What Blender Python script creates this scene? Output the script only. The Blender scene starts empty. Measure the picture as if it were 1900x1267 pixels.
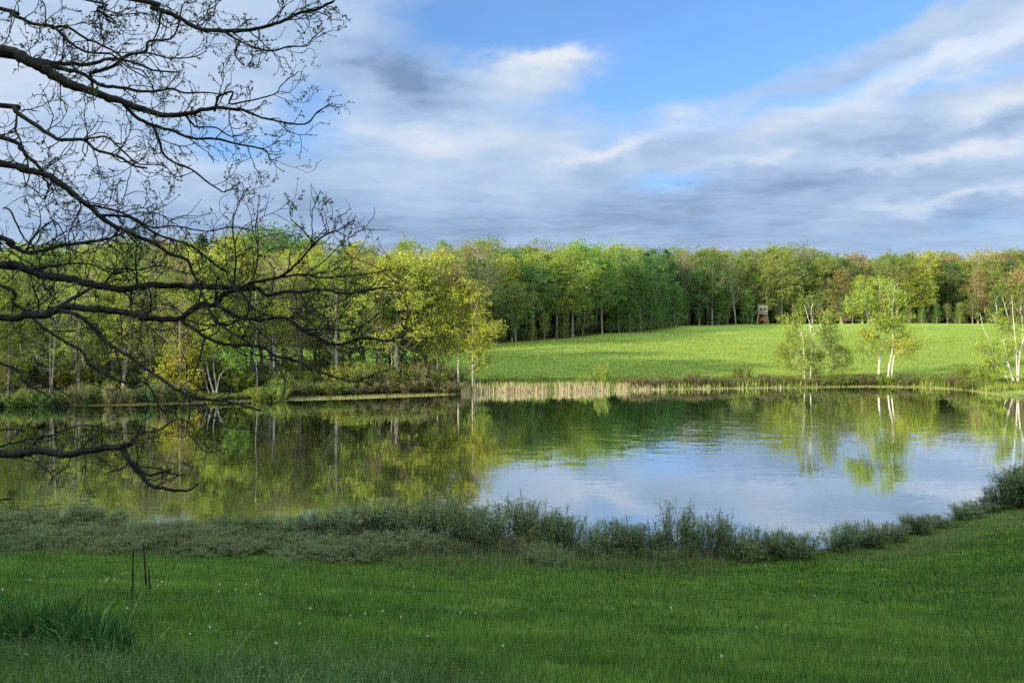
import bpy, math, random
import numpy as np
from mathutils import Vector

# ------------------------------------------------------------------ camera, sky, sun
SC = bpy.context.scene
COL = SC.collection
F = 1491.0          # focal length in photo pixels (1900 wide)
EYE = 6.2           # eye height above the water
HZ = 600.0          # horizon row
cam_d = bpy.data.cameras.new("camera"); cam = bpy.data.objects.new("camera", cam_d); COL.objects.link(cam)
cam.location = (0, 0, EYE); cam.rotation_euler = (math.radians(90), 0, 0)
cam_d.sensor_width = 36; cam_d.lens = 36 * F / 1900.0
cam_d.shift_y = -(633.5 - HZ) / 1900.0
cam_d.clip_start = 0.1; cam_d.clip_end = 6000
SC.camera = cam
SC.view_settings.view_transform = 'Standard'; SC.view_settings.look = 'None'
SC.view_settings.exposure = 1.35; SC.view_settings.gamma = 1.0

SUN_DIR = Vector((0.84, 0.54, 0)).normalized()      # way the light travels
SUN_EL = math.radians(14.5)
sd = bpy.data.lights.new("sun", 'SUN'); sun = bpy.data.objects.new("sun", sd); COL.objects.link(sun)
sd.energy = 5.0; sd.angle = math.radians(0.55); sd.color = (1.0, 0.86, 0.62)
ld = Vector((SUN_DIR.x * math.cos(SUN_EL), SUN_DIR.y * math.cos(SUN_EL), -math.sin(SUN_EL)))
sun.rotation_euler = ld.to_track_quat('-Z', 'Y').to_euler()
sun.location = (-60, -40, 40)

W = bpy.data.worlds.new("World"); SC.world = W; W.use_nodes = True
NT = W.node_tree; NT.nodes.clear()

class NG:
    """small helper to write node maths"""
    def __init__(s, nt): s.nt = nt
    def n(s, t, **kw):
        nd = s.nt.nodes.new(t)
        for k, v in kw.items(): setattr(nd, k, v)
        return nd
    def put(s, sock, v):
        if hasattr(v, 'is_output') or isinstance(v, bpy.types.NodeSocket): s.nt.links.new(v, sock)
        elif v is not None: sock.default_value = v
    def m(s, op, a, b=None, c=None, clamp=False):
        nd = s.n('ShaderNodeMath', operation=op); nd.use_clamp = clamp
        s.put(nd.inputs[0], a)
        if b is not None: s.put(nd.inputs[1], b)
        if c is not None: s.put(nd.inputs[2], c)
        return nd.outputs[0]
    def smooth(s, x, a, b, lo=0.0, hi=1.0):
        nd = s.n('ShaderNodeMapRange', interpolation_type='SMOOTHSTEP')
        s.put(nd.inputs[0], x); nd.inputs[1].default_value = a; nd.inputs[2].default_value = b
        nd.inputs[3].default_value = lo; nd.inputs[4].default_value = hi
        return nd.outputs[0]
    def lin(s, x, a, b, lo=0.0, hi=1.0):
        nd = s.n('ShaderNodeMapRange'); s.put(nd.inputs[0], x)
        nd.inputs[1].default_value = a; nd.inputs[2].default_value = b
        nd.inputs[3].default_value = lo; nd.inputs[4].default_value = hi
        return nd.outputs[0]
    def mix(s, f, a, b, mode='MIX'):
        nd = s.n('ShaderNodeMix', data_type='RGBA', blend_type=mode)
        s.put(nd.inputs[0], f)
        s.put(nd.inputs[6], a if not isinstance(a, tuple) else (*a[:3], 1))
        s.put(nd.inputs[7], b if not isinstance(b, tuple) else (*b[:3], 1))
        return nd.outputs[2]
    def comb(s, x, y, z):
        nd = s.n('ShaderNodeCombineXYZ')
        for i, v in enumerate((x, y, z)): s.put(nd.inputs[i], v)
        return nd.outputs[0]
    def sep(s, v):
        nd = s.n('ShaderNodeSeparateXYZ'); s.put(nd.inputs[0], v); return nd.outputs
    def noise(s, vec, scale, detail=4, rough=0.55, dist=0.0, color=False):
        nd = s.n('ShaderNodeTexNoise'); s.put(nd.inputs['Vector'], vec)
        nd.inputs['Scale'].default_value = scale; nd.inputs['Detail'].default_value = detail
        nd.inputs['Roughness'].default_value = rough; nd.inputs['Distortion'].default_value = dist
        return nd.outputs['Color' if color else 'Fac']
    def vm(s, op, a, b=None):
        nd = s.n('ShaderNodeVectorMath', operation=op); s.put(nd.inputs[0], a)
        if b is not None: s.put(nd.inputs[1], b)
        return nd.outputs[0]

def build_sky():
    g = NG(NT)
    d = g.n('ShaderNodeTexCoord').outputs['Generated']
    x, y, z = g.sep(d)
    sky = g.n('ShaderNodeTexSky', sky_type='NISHITA')
    sky.sun_disc = False; sky.sun_elevation = SUN_EL
    sky.sun_rotation = math.atan2(-SUN_DIR.x, -SUN_DIR.y)
    sky.altitude = 300; sky.air_density = 1.0; sky.dust_density = 0.3; sky.ozone_density = 2.0
    az = g.m('ARCTAN2', x, y); el = g.m('ARCSINE', z)
    # layered cloud deck: direction projected on a high plane
    zz = g.m('ADD', g.m('MAXIMUM', z, 0.0), 0.10)
    plane = g.comb(g.m('DIVIDE', x, zz), g.m('DIVIDE', y, zz), 0.0)
    n_big = g.noise(plane, 0.85, 7, 0.56, 0.25)
    plane2 = g.comb(g.m('DIVIDE', x, zz), g.m('MULTIPLY', g.m('DIVIDE', y, zz), 1.5), 3.7)
    n_str = g.noise(plane2, 1.25, 8, 0.55, 0.35)
    puff = g.comb(g.m('MULTIPLY', az, 1.0), g.m('MULTIPLY', el, 2.1), 1.3)
    n_puff = g.noise(puff, 7.0, 8, 0.58, 0.3)
    wcol = g.noise(puff, 9.0, 6, 0.6, 0.0, True)
    wv = g.sep(wcol)
    azw = g.m('ADD', az, g.m('MULTIPLY', g.m('SUBTRACT', wv[0], 0.5), 0.13))
    elw = g.m('ADD', el, g.m('MULTIPLY', g.m('SUBTRACT', wv[1], 0.5), 0.075))
    def blob(px, py, rx, ry, rot=0.0):
        a0 = math.atan((px - 950) / F); e0 = math.atan2(HZ - py, math.hypot(F, px - 950))
        c, s = math.cos(math.radians(rot)), math.sin(math.radians(rot))
        da = g.m('SUBTRACT', azw, a0); de = g.m('SUBTRACT', elw, e0)
        u = g.m('DIVIDE', g.m('ADD', g.m('MULTIPLY', da, c), g.m('MULTIPLY', de, s)), rx / F)
        v = g.m('DIVIDE', g.m('SUBTRACT', g.m('MULTIPLY', de, c), g.m('MULTIPLY', da, s)), ry / F)
        q = g.m('ADD', g.m('MULTIPLY', u, u), g.m('MULTIPLY', v, v))
        return g.m('EXPONENT', g.m('MULTIPLY', q, -1.0))
    def total(lst):
        t = None
        for w, *b in lst:
            v = g.m('MULTIPLY', blob(*b), w)
            t = v if t is None else g.m('ADD', t, v)
        return t
    blue = total([(1.25, 1060, 20, 330, 70, 0), (1.1, 1500, 10, 430, 85, 6), (0.72, 1230, 150, 170, 62, 8),
                  (0.9, 1420, 110, 240, 35, 14), (0.62, 860, 60, 120, 60, 0),
                  (1.0, 440, 262, 120, 34, 2), (0.8, 570, 205, 60, 60, 20), (0.22, 1110, 255, 90, 22, 14),
                  (0.55, 1240, 338, 70, 15, 0), (0.65, 1520, 180, 170, 16, 10), (0.5, 1790, 150, 110, 14, 8),
                  (0.3, 260, 150, 120, 50, 0), (0.2, 990, 215, 90, 30, 0),
                  (-1.1, 1010, 125, 105, 34, 6), (-0.7, 1800, 25, 120, 22, 12), (-0.45, 1330, 50, 110, 12, 10)])
    cover = g.m('ADD', g.m('SUBTRACT', 0.90, blue), g.m('MULTIPLY', g.m('SUBTRACT', n_big, 0.5), 0.75))
    cover = g.m('ADD', cover, g.m('MULTIPLY', g.m('SUBTRACT', n_puff, 0.5), 0.55))
    mask = g.smooth(cover, -0.25, 0.95)
    dark = total([(0.56, 775, 150, 105, 52, -14), (0.26, 670, 125, 80, 40, 0), (0.50, 1750, 235, 260, 26, 8), (0.32, 1000, 420, 1100, 55, 0),
                  (0.35, 1500, 330, 300, 25, 3), (0.25, 1700, 105, 170, 14, 12), (0.22, 620, 270, 150, 25, 0), (0.2, 1050, 330, 200, 20, 0)])
    light = total([(0.75, 1040, 110, 100, 28, 8), (0.65, 1800, 95, 260, 28, 14), (0.45, 1700, 290, 260, 16, 4), (0.45, 1150, 275, 180, 18, 14),
                   (0.3, 760, 255, 200, 34, 0), (0.12, 150, 250, 320, 90, 0), (0.12, 80, 100, 200, 60, 0), (0.45, 1800, 370, 150, 12, 6),
                   (0.3, 1420, 300, 200, 12, 4), (0.55, 1900, 175, 160, 20, 10)])
    b = g.m('ADD', 0.52, g.m('SUBTRACT', light, dark))
    b = g.m('ADD', b, g.m('MULTIPLY', g.m('SUBTRACT', n_str, 0.5), 0.72))
    b = g.m('ADD', b, g.m('MULTIPLY', g.m('SUBTRACT', n_puff, 0.5), 0.55))
    n_fine = g.noise(plane2, 5.0, 8, 0.6, 0.6)
    b = g.m('ADD', b, g.m('MULTIPLY', g.m('SUBTRACT', n_fine, 0.5), 0.40))
    b = g.m('ADD', b, 0.0, clamp=True)
    ramp = g.n('ShaderNodeValToRGB'); g.put(ramp.inputs[0], b)
    cr = ramp.color_ramp
    cr.elements[0].position = 0.0; cr.elements[0].color = (1.15, 1.65, 2.55, 1)
    cr.elements[1].position = 1.0; cr.elements[1].color = (4.1, 4.4, 4.9, 1)
    e = cr.elements.new(0.25); e.color = (1.85, 2.55, 3.75, 1)
    e = cr.elements.new(0.55); e.color = (2.6, 3.35, 4.5, 1)
    mask = g.m('ADD', 0.13, g.m('MULTIPLY', mask, 0.87))
    skyc = g.mix(1.0, sky.outputs[0], (SKY_R, SKY_G, SKY_B), 'MULTIPLY')
    col = g.mix(mask, skyc, ramp.outputs[0])
    # added fill: unseen sky overhead and behind brightened and warmed to lift the shade
    bright = g.m('ADD', 1.0, g.m('ADD', g.m('MULTIPLY', g.smooth(z, .45, .85), FILL_UP), g.m('MULTIPLY', g.smooth(g.m('MULTIPLY', y, -1.0), -.15, .6), FILL_BACK)))
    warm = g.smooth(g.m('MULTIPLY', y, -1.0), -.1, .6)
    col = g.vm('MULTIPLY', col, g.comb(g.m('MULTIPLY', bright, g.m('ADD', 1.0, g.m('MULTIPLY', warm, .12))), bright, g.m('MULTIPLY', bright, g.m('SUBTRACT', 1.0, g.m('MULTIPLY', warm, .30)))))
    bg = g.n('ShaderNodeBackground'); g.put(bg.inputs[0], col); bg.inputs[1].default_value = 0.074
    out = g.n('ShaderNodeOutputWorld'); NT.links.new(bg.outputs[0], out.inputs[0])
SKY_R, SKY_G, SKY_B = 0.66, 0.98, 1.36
FILL_UP, FILL_BACK = 2.1, 2.9
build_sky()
W.cycles.sampling_method = 'MANUAL'; W.cycles.sample_map_resolution = 512
SC.cycles.max_bounces = 6; SC.cycles.diffuse_bounces = 2; SC.cycles.glossy_bounces = 2
SC.cycles.transmission_bounces = 3; SC.cycles.transparent_max_bounces = 4
SC.cycles.use_denoising = False

# ------------------------------------------------------------------ helpers
def P(px, py, D):
    return np.array([(px - 950) / F * D, D, EYE - (py - HZ) / F * D])

class MB:
    """collects geometry, links it as ONE mesh object"""
    def __init__(s): s.v = []; s.f = []; s.n = 0
    def add(s, v, f, mi=0):
        v = np.asarray(v, float); f = np.asarray(f, int)
        s.v.append(v); s.f.append((f + s.n, mi)); s.n += len(v)
    def mesh(s, name, mats=(), smooth=False):
        me = bpy.data.meshes.new(name)
        v = np.concatenate(s.v) if s.v else np.zeros((0, 3))
        me.vertices.add(len(v)); me.vertices.foreach_set('co', v.astype(np.float32).ravel())
        lt = np.concatenate([np.full(len(f), f.shape[1]) for f, _ in s.f])
        li = np.concatenate([f.ravel() for f, _ in s.f])
        mi = np.concatenate([np.full(len(f), m) for f, m in s.f])
        me.loops.add(len(li)); me.loops.foreach_set('vertex_index', li.astype(np.int32))
        me.polygons.add(len(lt))
        me.polygons.foreach_set('loop_start', np.concatenate([[0], np.cumsum(lt)[:-1]]).astype(np.int32))
        me.polygons.foreach_set('loop_total', lt.astype(np.int32))
        me.polygons.foreach_set('material_index', mi.astype(np.int32))
        me.polygons.foreach_set('use_smooth', np.full(len(lt), smooth))
        for m in mats: me.materials.append(m)
        me.update(calc_edges=True)
        return me
    def build(s, name, mats, parent=None, smooth=False):
        return link(name, s.mesh(name, mats if isinstance(mats, (list, tuple)) else [mats], smooth), parent)

def link(name, me, parent=None):
    o = bpy.data.objects.new(name, me); COL.objects.link(o)
    if parent is not None: o.parent = parent
    return o
def tag(o, label=None, cat=None, group=None, kind=None):
    if label: o['label'] = label
    if cat: o['category'] = cat
    if group: o['group'] = group
    if kind: o['kind'] = kind
    return o
def empty(name, loc=(0, 0, 0), rz=0.0, sc=(1, 1, 1)):
    o = bpy.data.objects.new(name, None); COL.objects.link(o)
    o.location = loc; o.rotation_euler = (0, 0, rz); o.scale = sc; o.empty_display_size = 0.3
    return o
ORD = ['first', 'second', 'third', 'fourth', 'fifth', 'sixth', 'seventh', 'eighth', 'ninth', 'tenth', 'eleventh', 'twelfth',
       'thirteenth', 'fourteenth', 'fifteenth', 'sixteenth', 'seventeenth', 'eighteenth', 'nineteenth', 'twentieth']
def ordinal(i):
    if i < 20: return ORD[i]
    t = {2: 'twenty', 3: 'thirty', 4: 'forty', 5: 'fifty', 6: 'sixty'}[(i + 1) // 10]
    r = (i + 1) % 10
    return t + '-' + ORD[r - 1] if r else {'twenty': 'twentieth', 'thirty': 'thirtieth', 'forty': 'fortieth', 'fifty': 'fiftieth', 'sixty': 'sixtieth'}[t]

def spline(pts, per=5):
    pts = np.asarray(pts, float)
    if len(pts) < 3: 
        t = np.linspace(0, 1, per + 1)[:, None]
        return pts[0] * (1 - t) + pts[-1] * t
    p = np.vstack([2 * pts[0] - pts[1], pts, 2 * pts[-1] - pts[-2]])
    out = []
    for i in range(1, len(p) - 2):
        for k in range(per):
            t = k / per
            out.append(0.5 * ((2 * p[i]) + (-p[i-1] + p[i+1]) * t + (2*p[i-1] - 5*p[i] + 4*p[i+1] - p[i+2]) * t*t
                              + (-p[i-1] + 3*p[i] - 3*p[i+1] + p[i+2]) * t**3))
    out.append(pts[-1])
    return np.array(out)

def tube(mb, pts, rad, sides=6, mi=0, lump=0.0, rng=None):
    pts = np.asarray(pts, float); n = len(pts)
    rad = np.broadcast_to(np.asarray(rad, float), (n,)).copy()
    tan = np.gradient(pts, axis=0); tan /= (np.linalg.norm(tan, axis=1)[:, None] + 1e-9)
    ref = np.array([0., 0, 1]) if abs(tan[0][2]) < 0.8 else np.array([1., 0, 0])
    u = np.cross(tan, ref); u /= (np.linalg.norm(u, axis=1)[:, None] + 1e-9)
    w = np.cross(tan, u)
    a = np.arange(sides) * 2 * np.pi / sides
    R = rad[:, None] * np.ones((1, sides))
    if lump and rng is not None: R = R * (1 + lump * rng.standard_normal((n, sides)))
    v = pts[:, None, :] + R[..., None] * (np.cos(a)[None, :, None] * u[:, None, :] + np.sin(a)[None, :, None] * w[:, None, :])
    v = v.reshape(-1, 3)
    i = np.arange(n - 1)[:, None] * sides; j = np.arange(sides)[None, :]; j2 = (j + 1) % sides
    f = np.stack([i + j, i + j2, i + sides + j2, i + sides + j], -1).reshape(-1, 4)
    mb.add(v, f, mi)
    base = (n - 1) * sides
    mb.add(v[base:base + sides], [[0, k, k + 1] for k in range(1, sides - 1)], mi)

def box(mb, c, s, rz=0.0, mi=0):
    c = np.asarray(c, float); s = np.asarray(s, float) / 2
    v = np.array([[x, y, z] for z in (-1, 1) for y in (-1, 1) for x in (-1, 1)]) * s
    cr, sr = math.cos(rz), math.sin(rz)
    v = np.stack([v[:, 0] * cr - v[:, 1] * sr, v[:, 0] * sr + v[:, 1] * cr, v[:, 2]], 1) + c
    mb.add(v, [[0, 2, 3, 1], [4, 5, 7, 6], [0, 1, 5, 4], [2, 6, 7, 3], [0, 4, 6, 2], [1, 3, 7, 5]], mi)

def leaves(mb, c, size, rng, asp=0.55, up=0.25, mi=0):
    """leaf-sized diamonds in random directions at the points c"""
    n = len(c)
    if n == 0: return
    nrm = rng.standard_normal((n, 3)); nrm[:, 2] += up * np.sign(nrm[:, 2] + 1e-6) * 2
    nrm /= np.linalg.norm(nrm, axis=1)[:, None]
    a = rng.standard_normal((n, 3)); u = np.cross(nrm, a); u /= np.linalg.norm(u, axis=1)[:, None]
    w = np.cross(nrm, u)
    L = (size * rng.uniform(0.6, 1.3, n))[:, None]
    v = np.stack([c - u * L * .5, c + w * L * asp * .5 + u * L * .08, c + u * L * .5, c - w * L * asp * .5 + u * L * .08], 1)
    f = np.arange(n * 4).reshape(-1, 4)
    mb.add(v.reshape(-1, 3), f, mi)

# ------------------------------------------------------------------ materials
def new_mat(name):
    m = bpy.data.materials.new(name); m.use_nodes = True; m.node_tree.nodes.clear()
    g = NG(m.node_tree); out = g.n('ShaderNodeOutputMaterial')
    return m, g, out

def leaf_mat(name, c1, c2, trans=0.42, var=0.5, gloss=0.0):
    m, g, out = new_mat(name)
    geo = g.n('ShaderNodeNewGeometry'); oi = g.n('ShaderNodeObjectInfo')
    tc = g.n('ShaderNodeTexCoord')
    big = g.noise(tc.outputs['Object'], 0.55, 3)
    f = g.m('ADD', g.m('MULTIPLY', geo.outputs['Random Per Island'], 0.6), g.m('MULTIPLY', g.m('SUBTRACT', big, 0.3), 0.9), clamp=True)
    col = g.mix(f, c1, c2)
    hs = g.n('ShaderNodeHueSaturation'); g.put(hs.inputs['Color'], col); hs.inputs['Saturation'].default_value = 0.93
    g.put(hs.inputs['Hue'], g.lin(oi.outputs['Random'], 0, 1, 0.5 - 0.034 * var, 0.5 + 0.006 * var))
    g.put(hs.inputs['Value'], g.lin(g.m('FRACT', g.m('MULTIPLY', oi.outputs['Random'], 7.31)), 0, 1, 1 - 0.3 * var, 1 + 0.3 * var))
    d = g.n('ShaderNodeBsdfDiffuse'); t = g.n('ShaderNodeBsdfTranslucent')
    g.put(d.inputs[0], hs.outputs[0]); g.put(t.inputs[0], hs.outputs[0])
    mx = g.n('ShaderNodeMixShader'); mx.inputs[0].default_value = trans
    m.node_tree.links.new(d.outputs[0], mx.inputs[1]); m.node_tree.links.new(t.outputs[0], mx.inputs[2])
    m.node_tree.links.new(mx.outputs[0], out.inputs[0])
    return m

def bark_mat(name, c1, c2, scale=6.0, stretch=(3, 3, 0.6), lo=0.35, hi=0.65):
    m, g, out = new_mat(name)
    tc = g.n('ShaderNodeTexCoord')
    v = g.vm('MULTIPLY', tc.outputs['Object'], stretch)
    n = g.noise(v, scale, 5, 0.6)
    col = g.mix(g.smooth(n, lo, hi), c1, c2)
    b = g.n('ShaderNodeBsdfPrincipled'); g.put(b.inputs['Base Color'], col); b.inputs['Roughness'].default_value = 0.9; b.inputs['Specular IOR Level'].default_value = 0.15
    bump = g.n('ShaderNodeBump'); bump.inputs['Strength'].default_value = 0.4; bump.inputs['Distance'].default_value = 0.01
    g.put(bump.inputs['Height'], n); g.put(b.inputs['Normal'], bump.outputs[0])
    m.node_tree.links.new(b.outputs[0], out.inputs[0])
    return m

M = {}
M['spring'] = leaf_mat('leaf_bright_spring_green', (0.15, 0.24, 0.028), (0.29, 0.36, 0.045))
M['green'] = leaf_mat('leaf_fresh_green', (0.085, 0.20, 0.03), (0.18, 0.31, 0.04))
M['olive'] = leaf_mat('leaf_olive_green', (0.10, 0.155, 0.03), (0.22, 0.28, 0.045))
M['yellow'] = leaf_mat('leaf_yellow_green', (0.20, 0.26, 0.028), (0.36, 0.38, 0.04))
M['tan'] = leaf_mat('leaf_tan_buds', (0.19, 0.15, 0.06), (0.30, 0.27, 0.08))
M['red'] = leaf_mat('leaf_russet_buds', (0.22, 0.15, 0.06), (0.31, 0.25, 0.07))
M['gold'] = leaf_mat('leaf_golden_yellow', (0.32, 0.32, 0.025), (0.50, 0.46, 0.04))
M['dark'] = leaf_mat('leaf_dark_evergreen', (0.018, 0.045, 0.02), (0.05, 0.095, 0.035), trans=0.1)
M['deep'] = leaf_mat('leaf_deep_green', (0.045, 0.12, 0.03), (0.10, 0.20, 0.04))
M['grey'] = leaf_mat('leaf_grey_olive_brush', (0.14, 0.15, 0.06), (0.24, 0.24, 0.10))
M['rust'] = leaf_mat('leaf_reddish_brown_brush', (0.12, 0.10, 0.045), (0.20, 0.20, 0.07))
M['willow'] = leaf_mat('leaf_bluish_green_willow', (0.07, 0.12, 0.042), (0.18, 0.25, 0.10))
M['sage'] = leaf_mat('leaf_grey_green_meadow', (0.085, 0.125, 0.045), (0.20, 0.245, 0.10))
M['bark'] = bark_mat('bark_grey', (0.09, 0.075, 0.06), (0.26, 0.23, 0.19))
M['barkpale'] = bark_mat('bark_pale_grey', (0.15, 0.13, 0.10), (0.32, 0.29, 0.24))
M['birch'] = bark_mat('bark_white_birch', (0.05, 0.04, 0.035), (0.34, 0.33, 0.295), 2.6, (1, 1, 4), 0.34, 0.47)
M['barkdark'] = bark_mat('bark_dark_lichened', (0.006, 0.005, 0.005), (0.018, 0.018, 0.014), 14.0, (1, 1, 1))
M['twig'] = bark_mat('bark_shrub_stem', (0.045, 0.035, 0.03), (0.12, 0.09, 0.07))

# ------------------------------------------------------------------ lie of the land
def shore(px, py):
    D = F * EYE / (py - HZ); return ((px - 950) / F * D, D)
far_shore = [shore(*q) for q in [(-150, 760), (0, 755), (120, 753), (250, 752), (400, 747), (470, 744), (520, 742), (650, 738), (760, 734), (840, 731), (870, 729),
             (1000, 727), (1200, 723), (1400, 720), (1500, 719), (1600, 717), (1700, 718), (1780, 722), (1830, 729), (1890, 736), (1960, 746), (2080, 757)]]
near_shore = [shore(*q) for q in [(1900, 926), (1850, 940), (1800, 957), (1720, 977), (1640, 995), (1580, 1012), (1500, 1021), (1350, 1021), (1150, 1012), (1050, 1007),
              (950, 1000), (820, 992), (700, 986), (560, 982), (400, 980), (240, 977), (200, 962), (80, 960), (0, 958), (-150, 955), (-400, 948)]]
LAKE = np.array([(-50, 56)] + far_shore[0:] + [(55, 54), (50, 44), (38, 35), (26, 31)] + near_shore + [(-34, 26), (-44, 31), (-52, 42)])

def seg_dist(x, y):
    x = np.asarray(x, float).ravel(); y = np.asarray(y, float).ravel()
    A = LAKE; B = np.roll(LAKE, -1, axis=0)
    best = np.full(len(x), 1e9); inside = np.zeros(len(x), bool)
    for (ax, ay), (bx, by) in zip(A, B):
        dx, dy = bx - ax, by - ay
        t = np.clip(((x - ax) * dx + (y - ay) * dy) / (dx * dx + dy * dy), 0, 1)
        best = np.minimum(best, np.hypot(x - ax - t * dx, y - ay - t * dy))
        c = ((ay > y) != (by > y)) & (x < (bx - ax) * (y - ay) / (by - ay + 1e-12) + ax)
        inside ^= c
    return np.where(inside, -best, best)

def sstep(a, b, x):
    t = np.clip((x - a) / (b - a), 0, 1); return t * t * (3 - 2 * t)
def wav(x, y):
    return (np.sin(x * .31 + 1.3) * np.cos(y * .27) + .6 * np.sin(x * .83 + y * .41) + .4 * np.cos(x * .57 - y * 1.1 + 2))
def ground(x, y):
    shp = np.shape(x)
    x = np.asarray(x, float).ravel(); y = np.asarray(y, float).ravel()
    d = seg_dist(x, y)
    near = np.interp(d, [-8, -1.5, 0, 0.6, 5, 7, 22.5, 34, 60, 200], [-1.6, -0.5, 0, 0.12, 0.68, 1.04, 4.6, 6.6, 8.5, 12])
    farh = np.interp(d, [-8, -1.5, 0, 0.6, 2.5, 8, 115, 130, 400, 3000], [-1.6, -0.5, 0, 0.12, 0.25, 0.55, 6.05, 6.15, 7.0, 9.0])
    k = sstep(30, 48, y)
    h = near * (1 - k) + farh * k
    h += wav(x, y) * 0.03 * sstep(1, 8, d) + wav(x * .25, y * .25) * 0.10 * sstep(12, 40, d) * k
    h += 5.0 * np.exp(-(((x + 55) / 22) ** 2 + ((y + 22) / 25) ** 2))      # unseen rise added behind and left of the viewer to help shade the foreground
    return h.reshape(shp) if shp else float(h[0])
def G(x, y): return float(ground(np.array([x]), np.array([y]))[0])

wood_front = [(-400, 60), (-60, 60)] + [(-45, 60.2), (-30, 63), (-12, 68.5), (-6.5, 74), (-6, 100), (-5.5, 126), (4.5, 137), (15, 151), (26, 166), (37, 184), (58, 194), (80, 194), (100, 190), (122, 184), (400, 150)]
wf = np.array(wood_front)
def in_wood(x, y):   # signed: >0 inside
    yy = np.interp(x, wf[:, 0], wf[:, 1]); a = y - yy
    gap = np.minimum(np.minimum(y - 78, 118 - y), x + np.interp(y, [78, 90, 100, 118], [.20, .24, .40, .45]) * y)      # the field runs on behind the wooded point
    return np.where(gap > 0, np.minimum(a, -gap), a)

def axis(parts):
    out = []
    for a, b, s in parts: out += list(np.arange(a, b, s))
    return np.array(out + [parts[-1][1]], float)
xs = axis([(-2500, -300, 200), (-300, -130, 10), (-130, -50, 2), (-50, 50, 0.5), (50, 130, 2), (130, 300, 10), (300, 2500, 200)])
ys = axis([(-600, -60, 60), (-60, 0, 3), (0, 36, 0.45), (36, 56, 1.5), (56, 86, 0.5), (86, 210, 2), (210, 400, 10), (400, 3000, 200)])
X, Y = np.meshgrid(xs, ys)
Z = ground(X, Y)
mb = MB()
nx, ny = len(xs), len(ys)
i = np.arange(ny - 1)[:, None] * nx; j = np.arange(nx - 1)[None, :]
mb.add(np.stack([X.ravel(), Y.ravel(), Z.ravel()], 1), np.stack([i + j, i + j + 1, i + nx + j + 1, i + nx + j], -1).reshape(-1, 4))

def ground_material():
    m, g, out = new_mat('ground_grass_and_forest_floor')
    at = g.n('ShaderNodeAttribute'); at.attribute_name = 'zone'
    r, gg, b = [o for o in g.sep(at.outputs['Color'])][:3]
    pos = g.n('ShaderNodeNewGeometry').outputs['Position']
    fine = g.noise(pos, 9.0, 6, 0.7); mid = g.noise(pos, 0.9, 5, 0.6)
    st = g.noise(g.vm('MULTIPLY', pos, (0.12, 0.55, 0.5)), 1.0, 5, 0.6)
    lawn = g.mix(g.smooth(mid, .3, .7), (0.016, 0.038, 0.008), (0.030, 0.062, 0.012))
    lawn = g.mix(g.smooth(fine, .3, .75), g.mix(1.0, lawn, (.55, .55, .55), 'MULTIPLY'), lawn)
    field = g.mix(g.smooth(st, .3, .7), (0.11, 0.175, 0.025), (0.18, 0.25, 0.042))
    field = g.mix(g.m('MULTIPLY', g.smooth(fine, .35, .7), 0.55), field, (0.26, 0.31, 0.09))
    field = g.mix(g.m('MULTIPLY', g.smooth(mid, .55, .8), 0.45), field, (0.10, 0.19, 0.03))
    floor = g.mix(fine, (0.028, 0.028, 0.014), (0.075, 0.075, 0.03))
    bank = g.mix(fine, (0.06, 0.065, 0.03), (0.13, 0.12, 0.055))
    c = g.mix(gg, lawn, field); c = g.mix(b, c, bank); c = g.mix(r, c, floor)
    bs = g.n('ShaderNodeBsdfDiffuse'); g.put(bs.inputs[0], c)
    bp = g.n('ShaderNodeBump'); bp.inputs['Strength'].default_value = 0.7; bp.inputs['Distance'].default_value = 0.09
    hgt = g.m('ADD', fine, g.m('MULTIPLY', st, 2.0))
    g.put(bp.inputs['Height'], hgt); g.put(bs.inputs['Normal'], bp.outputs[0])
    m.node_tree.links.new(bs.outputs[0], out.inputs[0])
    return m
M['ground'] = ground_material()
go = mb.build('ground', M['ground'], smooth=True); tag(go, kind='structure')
dl = seg_dist(X, Y)
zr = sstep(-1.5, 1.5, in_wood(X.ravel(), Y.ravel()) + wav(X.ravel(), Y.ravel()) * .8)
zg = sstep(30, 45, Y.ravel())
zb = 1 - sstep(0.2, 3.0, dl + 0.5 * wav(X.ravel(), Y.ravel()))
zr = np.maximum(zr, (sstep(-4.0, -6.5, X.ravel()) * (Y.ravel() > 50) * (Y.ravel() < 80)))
ca = go.data.color_attributes.new('zone', 'FLOAT_COLOR', 'POINT')
ca.data.foreach_set('color', np.stack([zr, zg, zb, np.ones_like(zr)], 1).astype(np.float32).ravel())

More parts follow.
